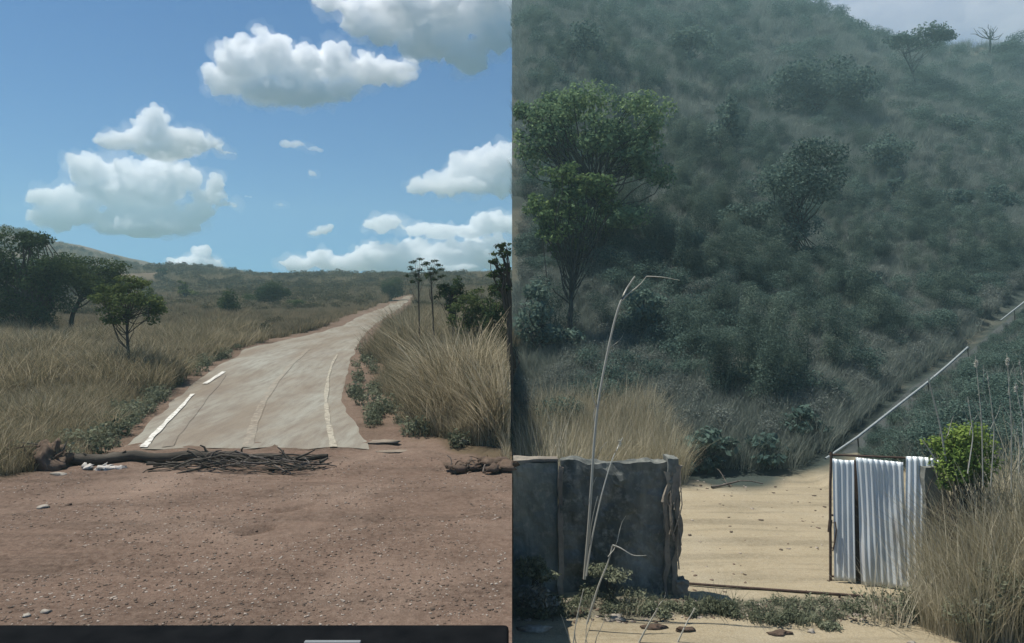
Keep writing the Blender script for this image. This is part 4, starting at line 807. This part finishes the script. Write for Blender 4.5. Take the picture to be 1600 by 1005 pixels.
def vapour(name, lumps, s, voxel, waves, seed, zb, mat, c0, parent=None):
    V = [ICO*np.array(r)+np.array(c) for c, r in lumps]; T = [ICT+k*len(ICO) for k in range(len(lumps))]
    o = link(name, mesh_np(name, np.concatenate(V), np.concatenate(T)))
    m2 = remeshed(o, voxel*s); k = len(m2.vertices)
    P = np.empty(k*3, np.float32); m2.vertices.foreach_get('co', P); P = P.reshape(-1, 3).astype(float)
    Nn = np.empty(k*3, np.float32); m2.vertices.foreach_get('normal', Nn); Nn = Nn.reshape(-1, 3); d = 0
    for lam, a, bias in waves:
        q = P/(lam*s); d = d + a*s*(bias-2.2*np.abs(noise(q[:, 0]+seed, q[:, 1], q[:, 2]*1.5, seed)))
    P = P + Nn*d[:, None]
    if zb is not None:
        lo = P[:, 2] < zb; P[lo, 2] = zb+(P[lo, 2]-zb)*.22
    m2.vertices.foreach_set('co', P.astype(np.float32).ravel()); m2.update(); m2 = remeshed(o, voxel*.75*s)
    m2.polygons.foreach_set('use_smooth', np.ones(len(m2.polygons), bool)); m2.materials.clear(); m2.materials.append(mat); m2.name = name
    if parent: o.parent = parent
    else: o.location = c0
    return o
def cloud(name, label, puffs, mat=None, dist=2600.0, base=None, seed=0, amp=1.0):
    """puffs: (px, py, rx, ry) of the main heaps; each grows smaller heaps on its upper side"""
    rnd = np.random.default_rng(seed); s = dist/F
    c0 = at(float(np.mean([p[0] for p in puffs])), float(np.mean([p[1] for p in puffs])), dist); core, veil = [], []
    zb = None if base is None else (CY-base)*s+EYE-c0.z
    for (px, py, rx, ry) in puffs:
        c = np.array(at(px, py, dist)-c0); c[1] += rnd.uniform(-.35, .35)*rx*s; r = np.array((rx, (rx+ry)*.5, ry))*s
        core.append((c, r*.86)); veil.append((c, r*1.02)); m = min(rx, ry)
        if m > 9:
            for k in range(int(5+rx/6)):
                d = rnd.normal(size=3); d[2] = abs(d[2])*.9-.15; d /= np.linalg.norm(d); q = rnd.uniform(.22, .42)
                core.append((c+d*r*.84, np.full(3, m*s*q))); veil.append((c+d*r*.9, np.array((1.5, 1.2, .8))*m*s*q*.9))
    o = vapour(name, core, s, 2.4 if amp > .5 else 1.6, ((34, 7*amp, .6), (15, 5*amp, .6), (7, 2.6*amp, .6)), seed, zb, mat or m_cloud, c0)
    if mat is None: vapour('veil', veil, s, 3.2 if amp > .5 else 2.0, ((40, 13*amp, .75), (16, 8*amp, .7), (8, 4*amp, .6)), seed+3, None if zb is None else zb-4*s, m_veil, c0, o)
    return tag(o, label, 'cloud', 'clouds in the blue sky')
CL = [
 ('long white cumulus cloud across the upper sky, above the others on its left side',
  [(350,125,32,28),(385,100,42,40),(425,85,38,38),(470,110,50,38),(520,100,42,34),(565,105,45,28),(610,108,40,22),(640,112,20,14),(480,150,60,22),(420,145,60,22),(525,140,40,18)], 168, 1.0),
 ('big grey-bellied cloud at the top of the sky beside the hill',
  [(515,8,20,22),(560,20,40,34),(600,40,46,34),(640,20,60,45),(700,20,60,50),(760,10,60,50),(690,65,50,32),(730,85,36,32),(775,60,34,30),(650,70,40,25)], None, 1.0),
 ('peaked white cloud, middle tier above the largest low cloud',
  [(240,195,26,28),(215,210,30,25),(185,225,34,17),(265,215,34,22),(300,218,36,18),(330,226,30,14),(250,232,70,14),(350,239,22,5)], 243, .9),
 ('largest low cloud over the left hill, in two tiers',
  [(150,272,42,28),(190,270,36,26),(240,278,44,32),(285,275,36,28),(210,300,90,26),(85,312,38,16),(110,305,30,18),(335,290,17,16),(320,305,36,14),(350,320,24,7),(95,345,34,24),(130,335,40,20),(210,340,80,22),(280,345,45,22),(230,358,90,14),(310,330,30,18)], 370, 1.0),
 ('small torn cloud scrap alone in mid sky', [(445,226,10,8),(466,226,16,9),(485,231,14,6),(498,233,8,3)], None, .45),
 ('white heaped cloud at the right, beside the hillside edge', [(660,295,24,18),(690,285,26,26),(715,265,30,30),(750,262,34,30),(785,255,34,34),(720,295,60,16),(770,290,50,18)], 314, .9),
 ('long low cloud bank above the road crest on the right', [(590,352,28,14),(610,350,28,14),(650,358,30,11),(690,362,34,14),(730,362,30,12),(765,350,30,20),(800,352,30,18),(560,410,50,16),(500,402,22,14),(470,412,34,12),(520,412,40,12),(600,400,50,20),(650,395,50,22),(700,398,60,24),(760,395,60,28),(620,420,60,16),(700,420,60,16)], None, .8),
 ('little white cloud just above the low bank', [(490,365,14,6),(505,359,12,9),(515,357,8,8)], None, .45),
 ('low pale cloud behind the far ridge', [(285,415,24,14),(315,400,14,18),(310,415,36,15),(340,412,14,10)], None, .7),
 ('tiny faint cloud puff right of the largest low cloud', [(434,320,8,5),(444,320,7,5)], None, .35),
 ('tiny faint cloud puff under the torn cloud scrap', [(486,270,6,5),(492,272,5,4)], None, .35),
 ('tiny faint cloud puff at the right tip of the largest low cloud', [(384,307,6,3),(391,308,5,3)], None, .3),
]
DIST = [2600, 3300, 2600, 3100, 2000, 2300, 4600, 3900, 5200, 2100, 2200, 2000]
for i, (lab, pf, base, amp) in enumerate(CL):
    cloud('cloud', lab, pf, dist=DIST[i], base=base, seed=31+i, amp=amp)
m_sky_veil = m_cloud.copy(); m_sky_veil.name = 'added_sky_veil'; m_sky_veil.node_tree.nodes['Volume Scatter'].inputs['Density'].default_value = .0014
cloud('cloud', 'added thin veil of cloud that pales the sky behind the hill crest on the right', [(1280, 20, 160, 60), (1420, 10, 160, 70), (1560, 20, 170, 70), (1700, 20, 160, 60)], mat=m_sky_veil, dist=5000, seed=77, amp=.6)  # added cloud, put in to pale the sky above the crest

# ------------------------------------------------------------------ the air
m_haze, nt, out = new_mat('haze')
pv = nt.nodes.new('ShaderNodeVolumePrincipled'); pv.inputs['Color'].default_value = (.60, .90, .90, 1); pv.inputs['Density'].default_value = .00125; pv.inputs['Anisotropy'].default_value = .1
nt.links.new(pv.outputs[0], out.inputs['Volume'])
hz = np.array([(x, y, z) for x in (-460, 380) for y in (-80, 640) for z in (-16, 106)], float)
tag(link('haze', mesh_np('haze', hz, [(0, 1, 3, 2), (4, 6, 7, 5), (0, 4, 5, 1), (2, 3, 7, 6), (0, 2, 6, 4), (1, 5, 7, 3)]), mats=[m_haze]), kind='stuff')
